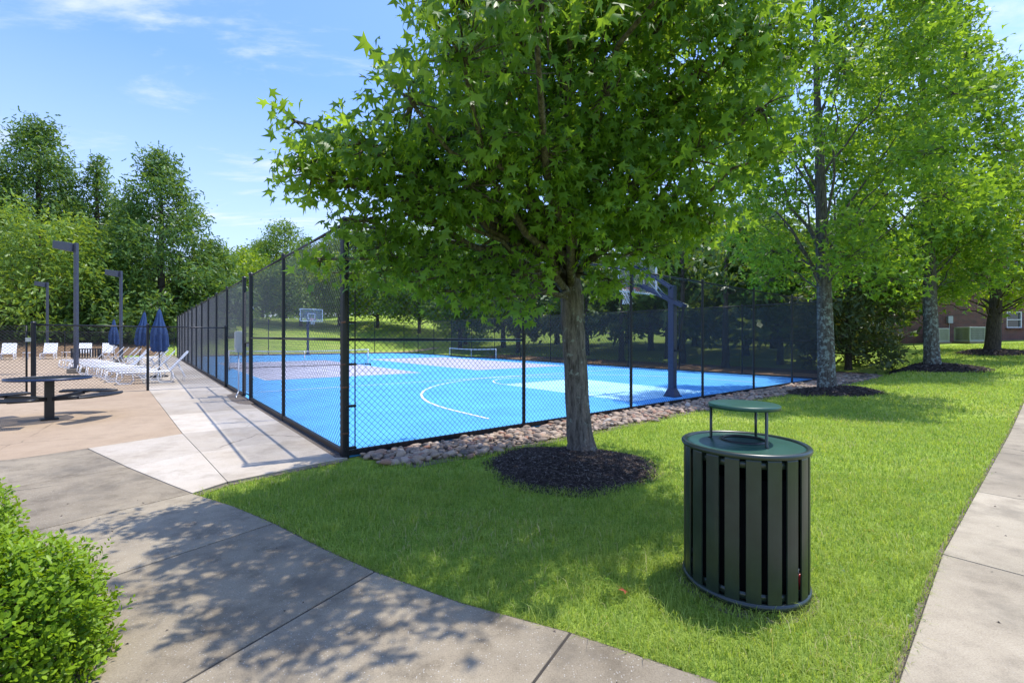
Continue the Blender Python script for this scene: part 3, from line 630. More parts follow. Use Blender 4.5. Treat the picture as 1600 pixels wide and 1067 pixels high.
for x, y, z, r in ((.6, 5.8, 6.3, .8), (.6, 5.8, 7.3, .65), (.5, 5.8, 8.2, .45), (0, 5.2, 5.7, .65), (1.3, 5.4, 5.7, .65), (.6, 4.5, 5.2, .6), (-.5, 4.3, 4.8, .6), (1.6, 4.4, 4.9, .65), (.2, 3.6, 4.6, .5), (1.1, 3.4, 4.5, .5), (-.8, 3.6, 3.4, .42), (-1.3, 4.1, 3.3, .42), (-1.9, 4.3, 3.1, .35), (-.35, 3.2, 3.5, .4), (.2, 2.95, 3.75, .4), (-.2, 3.9, 5.0, .6), (.55, 3.6, 5.0, .6), (0, 4.9, 5.2, .6), (1.1, 4.2, 5.1, .6), (1.9, 4.0, 5.0, .6), (1.9, 5.0, 5.4, .6), (2.5, 4.7, 5.2, .5)):
    lobes1.append((Vector((x, y, z)), r, .6))  # crown top, plus clumps added to cast shade on walk and lawn, many unseen
lobed_tree('shade_tree', 'nearest tree, leafy with ridged grey trunk rising from the dark mulch ring', 'tree', tr1, lobes1, SL, .099, M['gum'], M['bark'], dens=335, per=8, sig=.095, minz=2.05, limb=.028, droop=.9, hang=.7)

def auto_lobes(base, z0, z1, rad, n, r0, r1, shape='egg', dx=0, dy=0, seed=0):
    g_ = np.random.default_rng(seed); out = []
    for i in range(n):
        t = (i + g_.random()) / n; z = z0 + (z1 - z0) * t
        if shape == 'egg': w = math.sin(math.pi * min(1, (t * .9 + .12))) ** .6
        elif shape == 'cone': w = (1 - t) ** .82 * 1.12 * (1 if t > .08 else .8) + .04
        else: w = math.sin(math.pi * (t * .8 + .18)) ** .5
        th = i * 2.39996 + g_.uniform(-.5, .5); q = rad * w * (.35 + .65 * g_.random() ** .5)
        r = g_.uniform(r0, r1) * (.55 + .45 * w)
        out.append((Vector((base[0] + dx * t + q * math.cos(th), base[1] + dy * t + q * math.sin(th), base[2] + z)), r, .7))
    return out
def trunkline(b, h, r, lean=(0, 0), n=6):
    return [(Vector((b[0] + lean[0] * i / n, b[1] + lean[1] * i / n, b[2] + h * i / n)), r * (1 - .85 * i / n)) for i in range(n + 1)]
# second tree, with lichen
t2 = (9.1, 13.0, GZ(9.1, 13.0)); l2 = auto_lobes(t2, 3.2, 13, 3.2, 58, .6, 1.0, 'egg', 0, 0, 3)
lobed_tree('shade_tree', 'second tree with white lichen patches on its trunk, at the end of the court fence', 'tree', trunkline(t2, 12, .235, (-.2, .3)), l2, SS, .13, M['gum2'], M['bark2'], dens=225, skip=2, per=10, sig=.2, minz=2.7, slope=1.5, limb=.013, droop=.4, group='shade trees on the lawn')
mulch(9.1, 12.9, 1.15, .16, 'dark mulch mound round the lichened second tree', 3500, .05)
t3 = (16.8, 18.0, GZ(16.8, 18.0)); l3 = auto_lobes(t3, 3.0, 15.2, 2.6, 62, .7, 1.1, 'egg', -.6, 0, 5)
lobed_tree('shade_tree', 'third tree, tall and dense, grey trunk before the outdoor cooling units', 'tree', trunkline(t3, 14.5, .26, (-.5, 0)), l3, SS, .155, M['gum2'], M['bark2'], dens=175, skip=2, per=10, sig=.24, minz=2.6, slope=1.4, limb=.014, group='shade trees on the lawn')
mulch(16.8, 17.9, 1.5, .2, 'dark mulch mound round the third tree', 2500, .07)
t4 = (22.9, 21.5, GZ(22.9, 21.5)); l4 = auto_lobes(t4, 2.6, 8.4, 4.0, 48, .7, 1.15, 'round', .6, 0, 8)
lobed_tree('shade_tree', 'yellow-green tree with a short leaning dark trunk near the brick building', 'tree', trunkline(t4, 8, .30, (.9, .3)), l4, SS, .17, M['gum3'], M['barkd'], dens=105, per=10, sig=.26, minz=2.2, slope=.45, limb=.014, group='shade trees on the lawn')
mulch(22.9, 21.4, 1.3, .18, 'reddish mulch patch under the leaning tree', 1500, .07)
# ------------------------------------------------------------------ background trees
def bgtree(name, label, x, y, h, rad, kind, group, seed, zb=None, low=.12):
    z = GZ(x, y) if zb is None else zb; b = (x, y, z)
    mt_, tm, sz, dens, shp = {'cyp': (M['cyp'], SPRAY, .28, 32, 'cone'), 'cypl': (M['cypl'], SPRAY, .27, 24, 'round'), 'oak': (M['oak'], QUAD, .27, 22, 'egg'), 'pine': (M['pine'], SPRAY, .42, 16, 'cone'),
                              'dark': (M['pine'], QUAD, .34, 16, 'egg'), 'cedar': (M['cedar'], SPRAY, .30, 20, 'egg'), 'lite': (M['gum3'], QUAD, .26, 16, 'egg')}[kind]
    n = int(26 + h * 2.4); r0 = rad * .2; r1 = rad * .36
    lo = auto_lobes(b, h * low, h * .97, rad, n, r0, r1, shp, seed=seed)
    return lobed_tree(name, label, 'tree', trunkline(b, h * .96, .02 * h + .04), lo, tm, sz, mt_, M['barkd'], dens=dens, per=9, sig=rad * .075, group=group, minz=z + h * .1, slope=.15 if shp == 'cone' else .6, twigs=False, limb=.02, droop=.25, cl=.6, mincl=5)
def atY(u, Y): return (u - 800) / F * Y
def top(v, Y, x): return EYE - (v - HZ) / F * Y - GZ(x, Y)
BT = [  # u, top v, Y, radius, kind, name, label
 (60, 185, 50, 6.6, 'cyp', 'cypress_tree', 'tallest dark cypress, its crown the highest at the far left'),
 (152, 236, 52, 4.2, 'cyp', 'cypress_tree', 'narrow cypress between the tallest cypress and the broad one'),
 (252, 236, 46, 6.4, 'cyp', 'cypress_tree', 'broad open cypress standing behind the folded navy umbrellas'),
 (-30, 235, 46, 6.0, 'cyp', 'cypress_tree', 'dark cypress half cut off by the left edge of the view'),
 (105, 300, 56, 5.5, 'cyp', 'cypress_tree', 'cypress filling the gap behind the tallest and the narrow one'),
 (200, 310, 55, 5.0, 'cyp', 'cypress_tree', 'cypress showing behind the left shoulder of the broad open one'),
 (62, 338, 40, 6.8, 'cypl', 'willow_oak', 'bright yellow-green rounded tree behind the nearest lamp post'),
 (330, 372, 50, 4.2, 'cyp', 'cypress_tree', 'shorter cypress above the end of the left court fence'),
 (380, 388, 62, 5.6, 'lite', 'leafy_tree', 'light green tree above the middle of the left court fence'),
 (445, 347, 85, 6.5, 'oak', 'leafy_tree', 'round distant tree poking above the fence line left of the corner post'),
 (410, 378, 88, 7.0, 'oak', 'leafy_tree', 'distant tree just left of the round one on the skyline'),
 (350, 395, 80, 7.0, 'oak', 'leafy_tree', 'distant tree low on the skyline between cypress and oaks'),
 (300, 420, 56, 5.0, 'cypl', 'leafy_tree', 'feathery bright tree at the far end of the pool deck'),
 (470, 410, 64, 6.0, 'oak', 'leafy_tree', 'green tree behind the distant basketball backboard'),
 (530, 400, 68, 6.5, 'lite', 'leafy_tree', 'light green tree behind the tall corner post'),
 (590, 395, 66, 6.5, 'oak', 'leafy_tree', 'tree above the far corner of the court'),
 (655, 400, 62, 6.5, 'oak', 'leafy_tree', 'tree on the sunny slope right of the court corner'),
 (720, 380, 58, 6.0, 'oak', 'leafy_tree', 'tree where the sunny slope meets the dark woods'),
 (560, 360, 95, 9, 'oak', 'leafy_tree', 'distant tall tree behind the corner of the court'),
 (640, 350, 95, 9, 'oak', 'leafy_tree', 'distant tall tree filling behind the slope'),
 (500, 385, 98, 8, 'oak', 'leafy_tree', 'distant tree on the skyline right of the round one'),
 (750, 330, 90, 10, 'oak', 'leafy_tree', 'distant tall tree behind the large crown'),
]
for i, (u, v, Y, r, kd, nm, lab) in enumerate(BT):
    x = atY(u, Y); low = .08 if u < 320 else .16
    if Y > 55 and 440 < u < 730 and Y < 80: low = .22
    bgtree(nm, lab, x, Y, top(v, Y, x), r, kd, 'trees beyond the court and pool', 100 + i, low=low)
# dark shrubs and low trees behind the pool fence
for i, (u, v, Y, r) in enumerate([(-20, 470, 42, 4), (50, 478, 41, 4), (115, 480, 42, 4), (175, 478, 42, 4), (232, 486, 42, 3.6), (285, 480, 44, 3.6)]):
    x = atY(u, Y); bgtree('evergreen_shrub', ['dark evergreen shrub behind the deck at the left edge', 'dark evergreen shrub behind the leftmost loungers', 'dark evergreen shrub behind the nearest lamp post', 'dark evergreen shrub behind the second lamp post',
        'dark evergreen shrub behind the folded umbrellas', 'dark evergreen shrub at the end of the long left fence'][i], x, Y, top(v, Y, x), r, 'dark', 'dark shrubs behind the pool deck', 300 + i, low=.0)
# woods behind the screened side fence
WT = [(24.0, 34.5, 10, 3.6, 'dark'), (25.5, 29, 11, 3.8, 'pine'), (23.2, 24, 8.5, 3.2, 'dark'), (26.8, 21, 9.5, 3.4, 'pine'), (23.6, 16.5, 8.2, 3.2, 'pine'), (26.6, 13.0, 9, 3.2, 'dark'), (23.6, 9.8, 7.6, 2.9, 'pine'), (25.4, 5.8, 7.6, 2.8, 'pine'), (23.3, 3.2, 6.4, 2.4, 'pine'),
      (31, 12, 10, 4, 'dark'), (32, 19, 11, 4, 'dark'), (30, 26, 12, 4.5, 'dark'), (30, 6, 9, 3.5, 'dark'), (33,2,8.5,3.5,'dark'), (27, 38, 10, 4, 'oak')]
WL = ['dark leafy tree at the far left end of the woods beside the slope', 'dark pine second from the slope in the woods', 'dark leafy tree behind the long practice net', 'tall dark pine rising behind the middle of the screen', 'dark pine behind the near tree trunk',
      'dark leafy tree behind the near basketball hoop', 'dark cedar right of the near basketball pole', 'dark cedar above the third bay from the right end of the fence', 'small dark cedar above the right end of the fence',
      'deep woods tree behind the near hoop', 'deep woods tree behind the near tree crown', 'deep woods tree behind the far net', 'deep woods tree behind the right end of the fence', 'deep woods tree beside the juniper', 'mid green tree at the corner of the woods and slope']
for i, (a, b, h, r, kd) in enumerate(WT):
    x, y = W2(a, b); bgtree('pine_tree' if kd == 'pine' else 'woods_tree', WL[i], x, y, h, r, kd, 'dark woods behind the screened fence', 400 + i, low=.2 if i < 9 else .1)
# bare trunks visible through the screen
for i, (a, b, h) in enumerate([(21.6, 5.2, 7.0), (22.4, 8.1, 8), (21.8, 12.0, 7.5)]):
    x, y = W2(a, b); z = GZ(x, y); lo = auto_lobes((x, y, z), h * .55, h, 1.8, 12, .5, .8, 'egg', seed=500 + i)
    lobed_tree('pine_tree', ['slim bare-trunked pine seen through the screen, nearest the right end', 'slim bare-trunked pine seen through the screen right of the hoop pole', 'slim bare-trunked pine seen through the screen left of the hoop pole'][i], 'tree', trunkline((x, y, z), h, .2), lo, SPRAY, .3, M['pine'], M['barkd'], dens=18, per=9, sig=.25, group='slim pines behind the screen', twigs=False, minz=z + h * .5)
# juniper right of second tree
x, y, z = 15.3, 20.5, GZ(15.3, 20.5)
lo = auto_lobes((x, y, z), .35, 5.2, 1.9, 44, .5, .85, 'round', seed=77)
lobed_tree('juniper_bush', 'shaggy dark juniper bush reaching the ground right of the lichened trunk', 'bush', trunkline((x, y, z), 4.6, .14), lo, SPRAY, .17, M['cedar'], M['barkd'], dens=85, per=10, sig=.2, minz=z + .3, slope=.3, twigs=False, droop=.2)
# pine beyond building at the right edge, trees behind building
for i, (x, y, h, r, kd, lab) in enumerate([(47, 42, 17, 4.5, 'cedar', 'tall thin pine at the right edge above the brick building'), (34, 44, 14, 5, 'oak', 'leafy tree rising behind the brick building'), (22, 40, 13, 5, 'oak', 'leafy tree behind the juniper and second tree'),
        (13, 36, 11, 4.5, 'dark', 'dark leafy tree behind the lichened second tree')]):
    bgtree('pine_tree' if i == 0 else 'leafy_tree', lab, x, y, h, r, kd, 'trees behind the building', 600 + i)

# one distant mass of woods closing the horizon
nW = 26000; wu = rng.uniform(-900, 2300, nW); wY = rng.uniform(108, 130, nW); wx = (wu - 800) / F * wY; wz = T(wx, wY) + rng.random(nW) ** 1.2 * (7.5 + 2.2 * np.sin(wx * .13) + 1.6 * np.sin(wx * .31 + 1) + rng.normal(0, .5, nW))
wd = scatter('distant_woods', QUAD[0], QUAD[1], np.stack([wx, wY, wz], -1), frames(rng.normal(0, 1, (nW, 3)), rng.normal(0, 1, (nW, 3))), rng.uniform(.5, 1.1, nW), M['oak'], None, rng.random(nW)); tag(wd, 'distant mass of green woods closing the horizon behind the court', 'woods', kind='stuff')
# boxwood hedge bushes
def boxwood(cx, cy, rx, ry, h, n, label, seed, size=.0155):
    z0 = Tz(cx, cy) - .03; e = empty('boxwood_bush', (cx, cy, z0)); tag(e, label, 'bush', 'boxwood bushes at the left corner'); g_ = np.random.default_rng(seed)
    d = unit(g_.normal(0, 1, (n, 3))); d[:, 2] = np.abs(d[:, 2]) * 1.0
    # superellipsoid-like clipped shape with bumps
    bumps = 1 + .07 * np.sin(d[:, 0] * 7 + seed) * np.sin(d[:, 1] * 6) + .05 * np.sin(d[:, 2] * 11 + d[:, 0] * 9)
    k = (np.abs(d[:, 0]) ** 3 + np.abs(d[:, 1]) ** 3 + np.abs(d[:, 2]) ** 3) ** (-1 / 3)
    q = (k * bumps * (1 - .30 * g_.random(n) ** 2.0) * (1 + .09 * (g_.random(n) < .03)))[:, None]
    P = d * q * np.array([rx, ry, h]); out = unit(d * np.array([1, 1, 1.2]))
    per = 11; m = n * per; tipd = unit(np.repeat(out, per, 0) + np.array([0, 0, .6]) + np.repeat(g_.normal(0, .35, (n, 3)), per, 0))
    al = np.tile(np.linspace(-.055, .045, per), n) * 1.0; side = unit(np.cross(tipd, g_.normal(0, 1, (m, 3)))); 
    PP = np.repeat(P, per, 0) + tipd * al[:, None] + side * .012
    tip = side * 1.0 + tipd * .75; nr = tipd - side * .5 + g_.normal(0, .3, (m, 3))
    lv = np.array([[0, 0, 0], [.42, .5, .10], [.40, 1.1, .08], [0, 1.65, -.05], [-.40, 1.1, .08], [-.42, .5, .10], [0, .8, -.03]]); lf = np.array([[0, 1, 6], [1, 2, 6], [2, 3, 6], [3, 4, 6], [4, 5, 6], [5, 0, 6]])
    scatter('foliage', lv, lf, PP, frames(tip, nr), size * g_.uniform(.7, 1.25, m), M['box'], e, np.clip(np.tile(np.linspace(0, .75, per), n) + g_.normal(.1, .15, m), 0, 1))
    b = MB()
    for i in range(60):
        t = P[g_.integers(0, n)]; b.tube([(g_.normal(0, .05), g_.normal(0, .05), 0), tuple(t * .5 + g_.normal(0, .04, 3)), tuple(t * .97)], [.012, .007, .003], 5, False)
    b.build('stem', M['barkd'], e, True)
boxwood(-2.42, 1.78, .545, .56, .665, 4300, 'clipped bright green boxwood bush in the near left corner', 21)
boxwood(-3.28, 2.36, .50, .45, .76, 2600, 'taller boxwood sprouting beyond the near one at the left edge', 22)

# ------------------------------------------------------------------ lawn blades
lawn = [PA, (-2.55, 4.12), G1, (-1.42, 3.31), G2, (-.30, 2.60), G3, G4, G5, W2(2.31, pb0), W2(60, pb0), W2(60, -1.0), W2(21.6, -1.2), W2(19, -1.6), W2(16, -1.15), W2(9, -.85), W2(2.4, -1.0), W2(.5, -.85), (-2.1, 5.74), (-3.0, 4.80)]
BIN = Vector((1.463, 2.846, -.035))
def lawnmask(x, y):
    ok = inpoly(x, y, lawn)
    for cx, cy, r in ((.70, 5.52, .92), (9.1, 12.9, 1.1), (16.8, 17.9, 1.4), (22.9, 21.4, 1.2), (BIN.x, BIN.y, .33)):
        ok &= ((x - cx) ** 2 + (y - cy) ** 2) > r * r
    return ok
bx, by, bh, bw, ti, gl = [], [], [], [], [], []
for y0, y1, dens, wd, ht in ((1.5, 3.2, 10500, .0034, .048), (3.2, 5.2, 5600, .0048, .047), (5.2, 8.5, 2300, .0075, .046), (8.5, 14, 800, .012, .048), (14, 26, 230, .02, .06)):
    x0, x1 = -4.2, 1.3 * y1 + .5; n = int((x1 - x0) * (y1 - y0) * dens); x = rng.uniform(x0, x1, n); y = rng.uniform(y0, y1, n)
    ok = lawnmask(x + rng.normal(0, .016, n), y + rng.normal(0, .016, n)) & (x < y * 1.3 + .6); x, y = x[ok], y[ok]
    pn = .5 + .25 * np.sin(x * 2.1 + 1.3 * np.sin(y * 1.7)) * np.sin(y * 2.6 + x * .7) + .25 * np.sin(x * 7.3 + y * 5.1) * np.sin(y * 9.1 - x * 4.0)
    keep = rng.random(len(x)) < .65 + .35 * pn; x, y, pn = x[keep], y[keep], pn[keep]
    bx.append(x); by.append(y); bh.append(ht * rng.gamma(9, 1 / 9, len(x)) * (.75 + .5 * pn)); bw.append(np.full(len(x), wd) * rng.uniform(.7, 1.3, len(x)))
    dry = (rng.random(len(x)) < .06) * .0; ti.append(np.clip(.12 + .42 * pn + rng.normal(0, .20, len(x)), 0, .88)); ti[-1][rng.random(len(x)) < .03 + .10 * (np.sin(x * 1.3 + 2) * np.sin(y * 1.9 + 1) > .6)] = 1.
bx, by, bh, bw, ti = map(np.concatenate, (bx, by, bh, bw, ti)); n = len(bx); bz = T(bx, by) - .035
th = rng.uniform(0, 2 * np.pi, n); lean = rng.uniform(.15, 1.25, n); dx, dy = np.cos(th), np.sin(th); sx, sy = -dy, dx
V = np.zeros((n, 5, 3)); 
V[:, 0] = np.stack([bx - sx * bw / 2, by - sy * bw / 2, bz], -1); V[:, 1] = np.stack([bx + sx * bw / 2, by + sy * bw / 2, bz], -1)
mx_, my_ = bx + dx * lean * bh * .4, by + dy * lean * bh * .4; mz = bz + bh * .65
V[:, 2] = np.stack([mx_ + sx * bw * .4, my_ + sy * bw * .4, mz], -1); V[:, 3] = np.stack([mx_ - sx * bw * .4, my_ - sy * bw * .4, mz], -1)
V[:, 4] = np.stack([bx + dx * lean * bh * 1.15, by + dy * lean * bh * 1.15, bz + bh * (1.05 - lean * .35)], -1)
gf = np.array([[0, 1, 2], [0, 2, 3], [3, 2, 4]])
go = npmesh('grass', V.reshape(-1, 3), (gf[None] + (np.arange(n) * 5)[:, None, None]).reshape(-1, 3), M['blade'], None, np.repeat(ti, 5)); tag(go, 'short mown green lawn between the court stones and the sidewalk', 'grass', kind='stuff')

nwd = 260; wx_ = rng.uniform(-2.5, 8, nwd); wy_ = rng.uniform(1.8, 8, nwd); okw = lawnmask(wx_, wy_); wx_, wy_ = wx_[okw], wy_[okw]; k_ = 26
cxw = np.repeat(wx_, k_) + rng.normal(0, .07, len(wx_) * k_); cyw = np.repeat(wy_, k_) + rng.normal(0, .07, len(wx_) * k_); okw = lawnmask(cxw, cyw); cxw, cyw = cxw[okw], cyw[okw]
wdo = scatter('clover', SS[0], SS[1], np.stack([cxw, cyw, T(cxw, cyw) + rng.uniform(-.005, .03, len(cxw))], -1), rotz_rand(len(cxw), .35), rng.uniform(.008, .019, len(cxw)), M['gum2'], None, rng.random(len(cxw))); tag(wdo, 'small clover and broad-leaved weeds dotted through the lawn', 'clover', kind='stuff')
# bare soil seams along the walk edges
def seam(pts, w=.035):
    P = []
    for p, q in zip(pts[:-1], pts[1:]):
        p, q = Vector(p), Vector(q); d = (q - p).normalized(); n_ = Vector((-d.y, d.x)) * w; P.append([tuple(p + n_), tuple(p - n_), tuple(q - n_), tuple(q + n_)])
    return P
sheet('soil_seam', seam([PA, (-2.55, 4.12), G1, (-1.42, 3.31), G2, (-.30, 2.60), G3, G4, G5]) + seam([G5] + [W2(q, pb0) for q in (2.31, 4.4, 6.92, 9.52, 12.2, 20, 30)]) + seam([PA, (-3.05, 4.83), (-2.12, 5.83)], .06), M['gravel'], -.026)
nl = 420; lxs = rng.uniform(-5, 6.5, nl); lys = rng.uniform(1.6, 7.5, nl); aa, bb = AB(lxs, lys)
okl = (inpoly(lxs, lys, [PA, (-2.55, 4.12), G1, (-1.42, 3.31), G2, (-.30, 2.60), G3, G4, (1.2, 0), (-5, 0), (-5, 4.6), (-4, 5)]) & (rng.random(nl) < .75)) | ((bb < pb0 - .02) & (bb > pb1) & (lxs > 1.6)); lxs, lys = lxs[okl], lys[okl]; nl = len(lxs)
ll = scatter('leaf_litter', SS[0], SS[1], np.stack([lxs, lys, T(lxs, lys) + .004], -1), rotz_rand(nl, .3), rng.uniform(.005, .016, nl) * (1 + (rng.random(nl) < .05)), M['mulch'], None, rng.random(nl)); tag(ll, 'tiny bits of dead leaf and twig strewn on the walks', 'litter', kind='stuff')
# fallen leaves
def fallen(x, y, s, m, label, rz, dz=.03):
    v, f = SL; V = v[0] * s; V[:, 2] += -(V[:, 0] ** 2) * 6 + .01; o = npmesh('fallen_leaf', V, f, m); o.location = (x, y, Tz(x, y) + dz); o.rotation_euler = (.5, .35, rz); tag(o, label, 'leaf'); return o
rust = simple('rust dead leaf', (.26, .06, .02), .7)
fallen(.665, 2.66, .055, rust, 'curled rust-red dead leaf lying in the grass left of the litter bin', 1.0, .02)
fallen(-2.6, 4.05 - .35, .03, rust, 'small brown dead leaf in the grass at the far end of the shaded walk edge', 2.2, .004)

# ------------------------------------------------------------------ litter bin
e = empty('litter_bin', BIN, R(8)); tag(e, 'dark green slatted round litter bin with rain cap standing on the lawn', 'litter bin')
RB = .345
for i in range(20):
    t = 2 * math.pi * (i + .5) / 20; c, s_ = math.cos(t), math.sin(t); m = MB()
    prof = [(-.039, -.001), (-.038, .006), (-.014, .0075), (.014, .0075), (.038, .006), (.039, -.001)]; vs = []
    for z in (.055, .065, .865, .875):
        f_ = RB - (.004 if z in (.055, .875) else 0)
        for w, o_ in prof: vs.append(((f_ + o_) * c - w * s_, (f_ + o_) * s_ + w * c, z))
    k = len(prof); fs = [(j * k + q, j * k + q + 1, (j + 1) * k + q + 1, (j + 1) * k + q) for j in range(3) for q in range(k - 1)]
    vs += [((RB - .004) * c - w * s_, (RB - .004) * s_ + w * c, z) for z in (.055, .875) for w in (-.037, .037)]
    b0 = 4 * k; fs += [(b0, b0 + 2, b0 + 3, b0 + 1)]
    m.add(vs, fs).build('slat', M['bin'], e)
def ring(r, z, tr_, n=48, m2=8):
    m = MB(); pts = [(r * math.cos(2 * math.pi * i / n), r * math.sin(2 * math.pi * i / n), z) for i in range(n + 1)]; return m.tube(pts, tr_, m2, False)
ring(RB + .006, .89, .017, 64, 12).build('top_rim', M['bin'], e, True)
MB().lathe([(.30, .035), (.355, .035), (.362, .05), (.358, .072), (.33, .072), (.30, .06), (.30, .035)], 64).build('base_ring', M['bin'], e, True)
for z in (.10, .84): MB().lathe([(.327, z - .02), (.335, z - .02), (.335, z + .02), (.327, z + .02), (.327, z - .02)], 48).build('inner_band', M['bin'], e, True)
MB().lathe([(.268, .07), (.275, .74), (.281, .74), (.276, .07)], 40).build('liner', M['linerb'], e, True)
MB().lathe([(0, .06), (.31, .06), (.31, .066), (0, .066)], 32).build('floor_plate', M['dark'], e)
MB().lathe([(.115, .86), (.12, .905), (.13, .915), (.15, .912), (.31, .898), (.335, .892), (.34, .875), (.33, .87), (.14, .885), (.135, .86), (.115, .86)], 64).build('lid', M['binlid'], e, True)
ring(.125, .914, .009, 40).build('opening_rim', M['dark'], e, True)
cap = MB().lathe([(0, .008), (.08, .007), (.15, .004), (.198, -.001), (.205, -.005), (.205, -.026), (.197, -.024), (.19, -.012), (0, .006)], 48, (0, 0, 1.145)).build('rain_cap', M['binlid'], e, True)
for px_, py_ in ((1.303, 2.95), (1.615, 2.985), (1.500, 2.655)):
    v = Matrix.Rotation(-R(8), 3, 'Z') @ (Vector((px_, py_, 0)) - Vector((BIN.x, BIN.y, 0)))
    MB().tube([(v.x * 1.06, v.y * 1.06, .903), (v.x, v.y, .915), (v.x, v.y, 1.135)], .009, 8).build('cap_post', M['bin'], e, True)
lit = MB().lathe([(0, 0), (.017, 0), (.021, .17), (.020, .175), (0, .175)], 20).build('paper_cup', M['white'], None, True); lit.location = BIN + Vector((.135, -.268, .07)); lit.rotation_euler = (.05, .12, .4); tag(lit, 'white paper cup lying inside the litter bin', 'cup')
lit = MB().lathe([(0, 0), (.014, 0), (.02, .008), (.021, .09), (.016, .098), (0, .098)], 20).build('drink_can', M['red'], None, True); lit.location = BIN + Vector((.232, -.192, .07)); lit.rotation_euler = (.0, .1, 1.4); tag(lit, 'red drink can lying on the floor of the litter bin', 'can')
dirt = [(BIN.x + .40 * math.cos(t / 5), BIN.y + .40 * math.sin(t / 5)) for t in range(32)]
sheet('soil_patch', [dirt], M['gravel'], -.03)

# ------------------------------------------------------------------ picnic table
tx, ty, tz = hit(77, 656); e = empty('picnic_table', (tx, ty, tz), R(50)); tag(e, 'round black steel mesh picnic table with four curved seats on the tan deck', 'picnic table')
def meshplate(b, inside, x0, x1, y0, y1, z, step=.022, w=.011, th_=.004):
    n = 220
    for ax in (0, 1):
        lo, hi, l2_, h2_ = ((x0, x1, y0, y1), (y0, y1, x0, x1))[ax]; c = lo
        while c <= hi:
            run = None
            for i in range(n + 1):
                q = l2_ + (h2_ - l2_) * i / n; ins = inside(*((c, q) if ax == 0 else (q, c))) and i < n
                if ins and run is None: run = q
                if not ins and run is not None:
                    d = (w, q - run, th_) if ax == 0 else (q - run, w, th_); m_ = (run + q) / 2
                    if q - run > .01: b.box((c, m_, z) if ax == 0 else (m_, c, z + .002), d)
                    run = None
            c += step
tp = MB(); meshplate(tp, lambda x, y: x * x + y * y < .575 ** 2, -.575, .575, -.575, .575, .775); tp.build('tabletop', M['dark'], e)
MB().lathe([(.57, .742), (.587, .742), (.587, .782), (.57, .782), (.57, .742)], 64).build('table_edge', M['navy'], e, True)
MB().box((0, 0, .37), (.13, .13, .76)).box((0, 0, .02), (.24, .24, .025)).box((0, 0, .735), (.3, .3, .02)).build('pedestal', M['dark'], e, bevel=.006)
for k in range(4):
    t = R(45 + 90 * k); a0, a1 = t - R(29), t + R(29); sm = MB()
    def ins(x, y, t=t):
        r = math.hypot(x, y); d = (math.atan2(y, x) - t + math.pi) % (2 * math.pi) - math.pi; return .74 < r < 1.03 and abs(d) < R(28)
    xs = [1.04 * math.cos(t) - .75, 1.04 * math.cos(t) + .75]; meshplate(sm, ins, -1.04, 1.04, -1.04, 1.04, .462, .026, .017)
    sm.build('seat', M['dark'], e)
    ed = MB(); P = [(1.035 * math.cos(a0 + (a1 - a0) * i / 14), 1.035 * math.sin(a0 + (a1 - a0) * i / 14), .452) for i in range(15)] + [(.735 * math.cos(a1 - (a1 - a0) * i / 14), .735 * math.sin(a1 - (a1 - a0) * i / 14), .452) for i in range(15)]
    P.append(P[0]); ed.tube(P, .023, 6, False).build('seat_edge', M['dark'], e, True)
    MB().bar((.06 * math.cos(t), .06 * math.sin(t), .38), (.74 * math.cos(t), .74 * math.sin(t), .425), .05, .07).bar((.7 * math.cos(t), .7 * math.sin(t), .43), (.98 * math.cos(t), .98 * math.sin(t), .435), .1, .03).build('arm', M['dark'], e)

# ------------------------------------------------------------------ loungers
def make_lounger(label):
    e = empty('sun_lounger', (0, 0, 0)); tag(e, label, 'sun lounger', 'white loungers on the pool deck')
    w = .31; BA = R(52); bl = .82; hx = .55; hz2 = .38; tip = (hx + bl * math.cos(BA), hz2 + bl * math.sin(BA))
    for s in (-1, 1):
        MB().tube([(-.72, s * w, .36), (hx, s * w, hz2)], .016, 6).build('side_rail', M['white'], e, True)
        MB().tube([(hx, s * w * .96, hz2), (tip[0], s * w * .96, tip[1])], .015, 6).build('back_rail', M['white'], e, True)
        for x0, dx_ in ((-.62, .0), (.42, .0)):
            MB().tube([(x0 - .16, s * w, .36), (x0 - .20, s * w, .12), (x0 - .12, s * w, .015), (x0 + .16, s * w, .015), (x0 + .24, s * w, .12), (x0 + .2, s * w, .36)], .014, 6).build('leg', M['white'], e, True)
        MB().tube([(hx + .35 * math.cos(BA), s * w * .9, hz2 + .35 * math.sin(BA)), (hx + .42, s * w * .9, .2), (hx + .38, s * w * .9, .02)], .011, 6).build('prop', M['white'], e, True)
    sb = MB()
    for i in range(17):
        x = -.70 + i * (hx + .68) / 16; sb.box((x, 0, .377), (.052, 2 * w + .05, .008))
    sb.build('seat_straps', M['strap'], e); bb = MB()
    rot = Matrix.Rotation(-BA, 3, 'Y')
    for i in range(12):
        q = .04 + i * (bl - .05) / 11; bb.box((hx + q * math.cos(BA), 0, hz2 + q * math.sin(BA) + .012), (.05, 2 * w + .04, .008), rot)
    bb.build('back_straps', M['strap'], e); return e
LG = []
dirA = math.atan2(EA[1], EA[0])
names = [('white lounger nearest the court fence, first of the near row', -2.65 + .75, 13.3, dirA), ('white lounger second in the near row beside the court fence', -2.2, 14.5, dirA), ('white lounger third in the near row, just past the near umbrella', -2.35, 15.7, dirA),
         ('white lounger at the near end of the second row', -3.15, 18.6, dirA), ('white lounger second in the second row', -3.3, 19.9, dirA), ('white lounger third in the second row', -3.6, 21.1, dirA), ('white lounger fourth in the second row', -3.8, 22.4, dirA), ('white lounger at the far end of the second row, by the leaning umbrella', -4.1, 23.8, dirA)]
faceb = math.atan2(EB[1], EB[0])
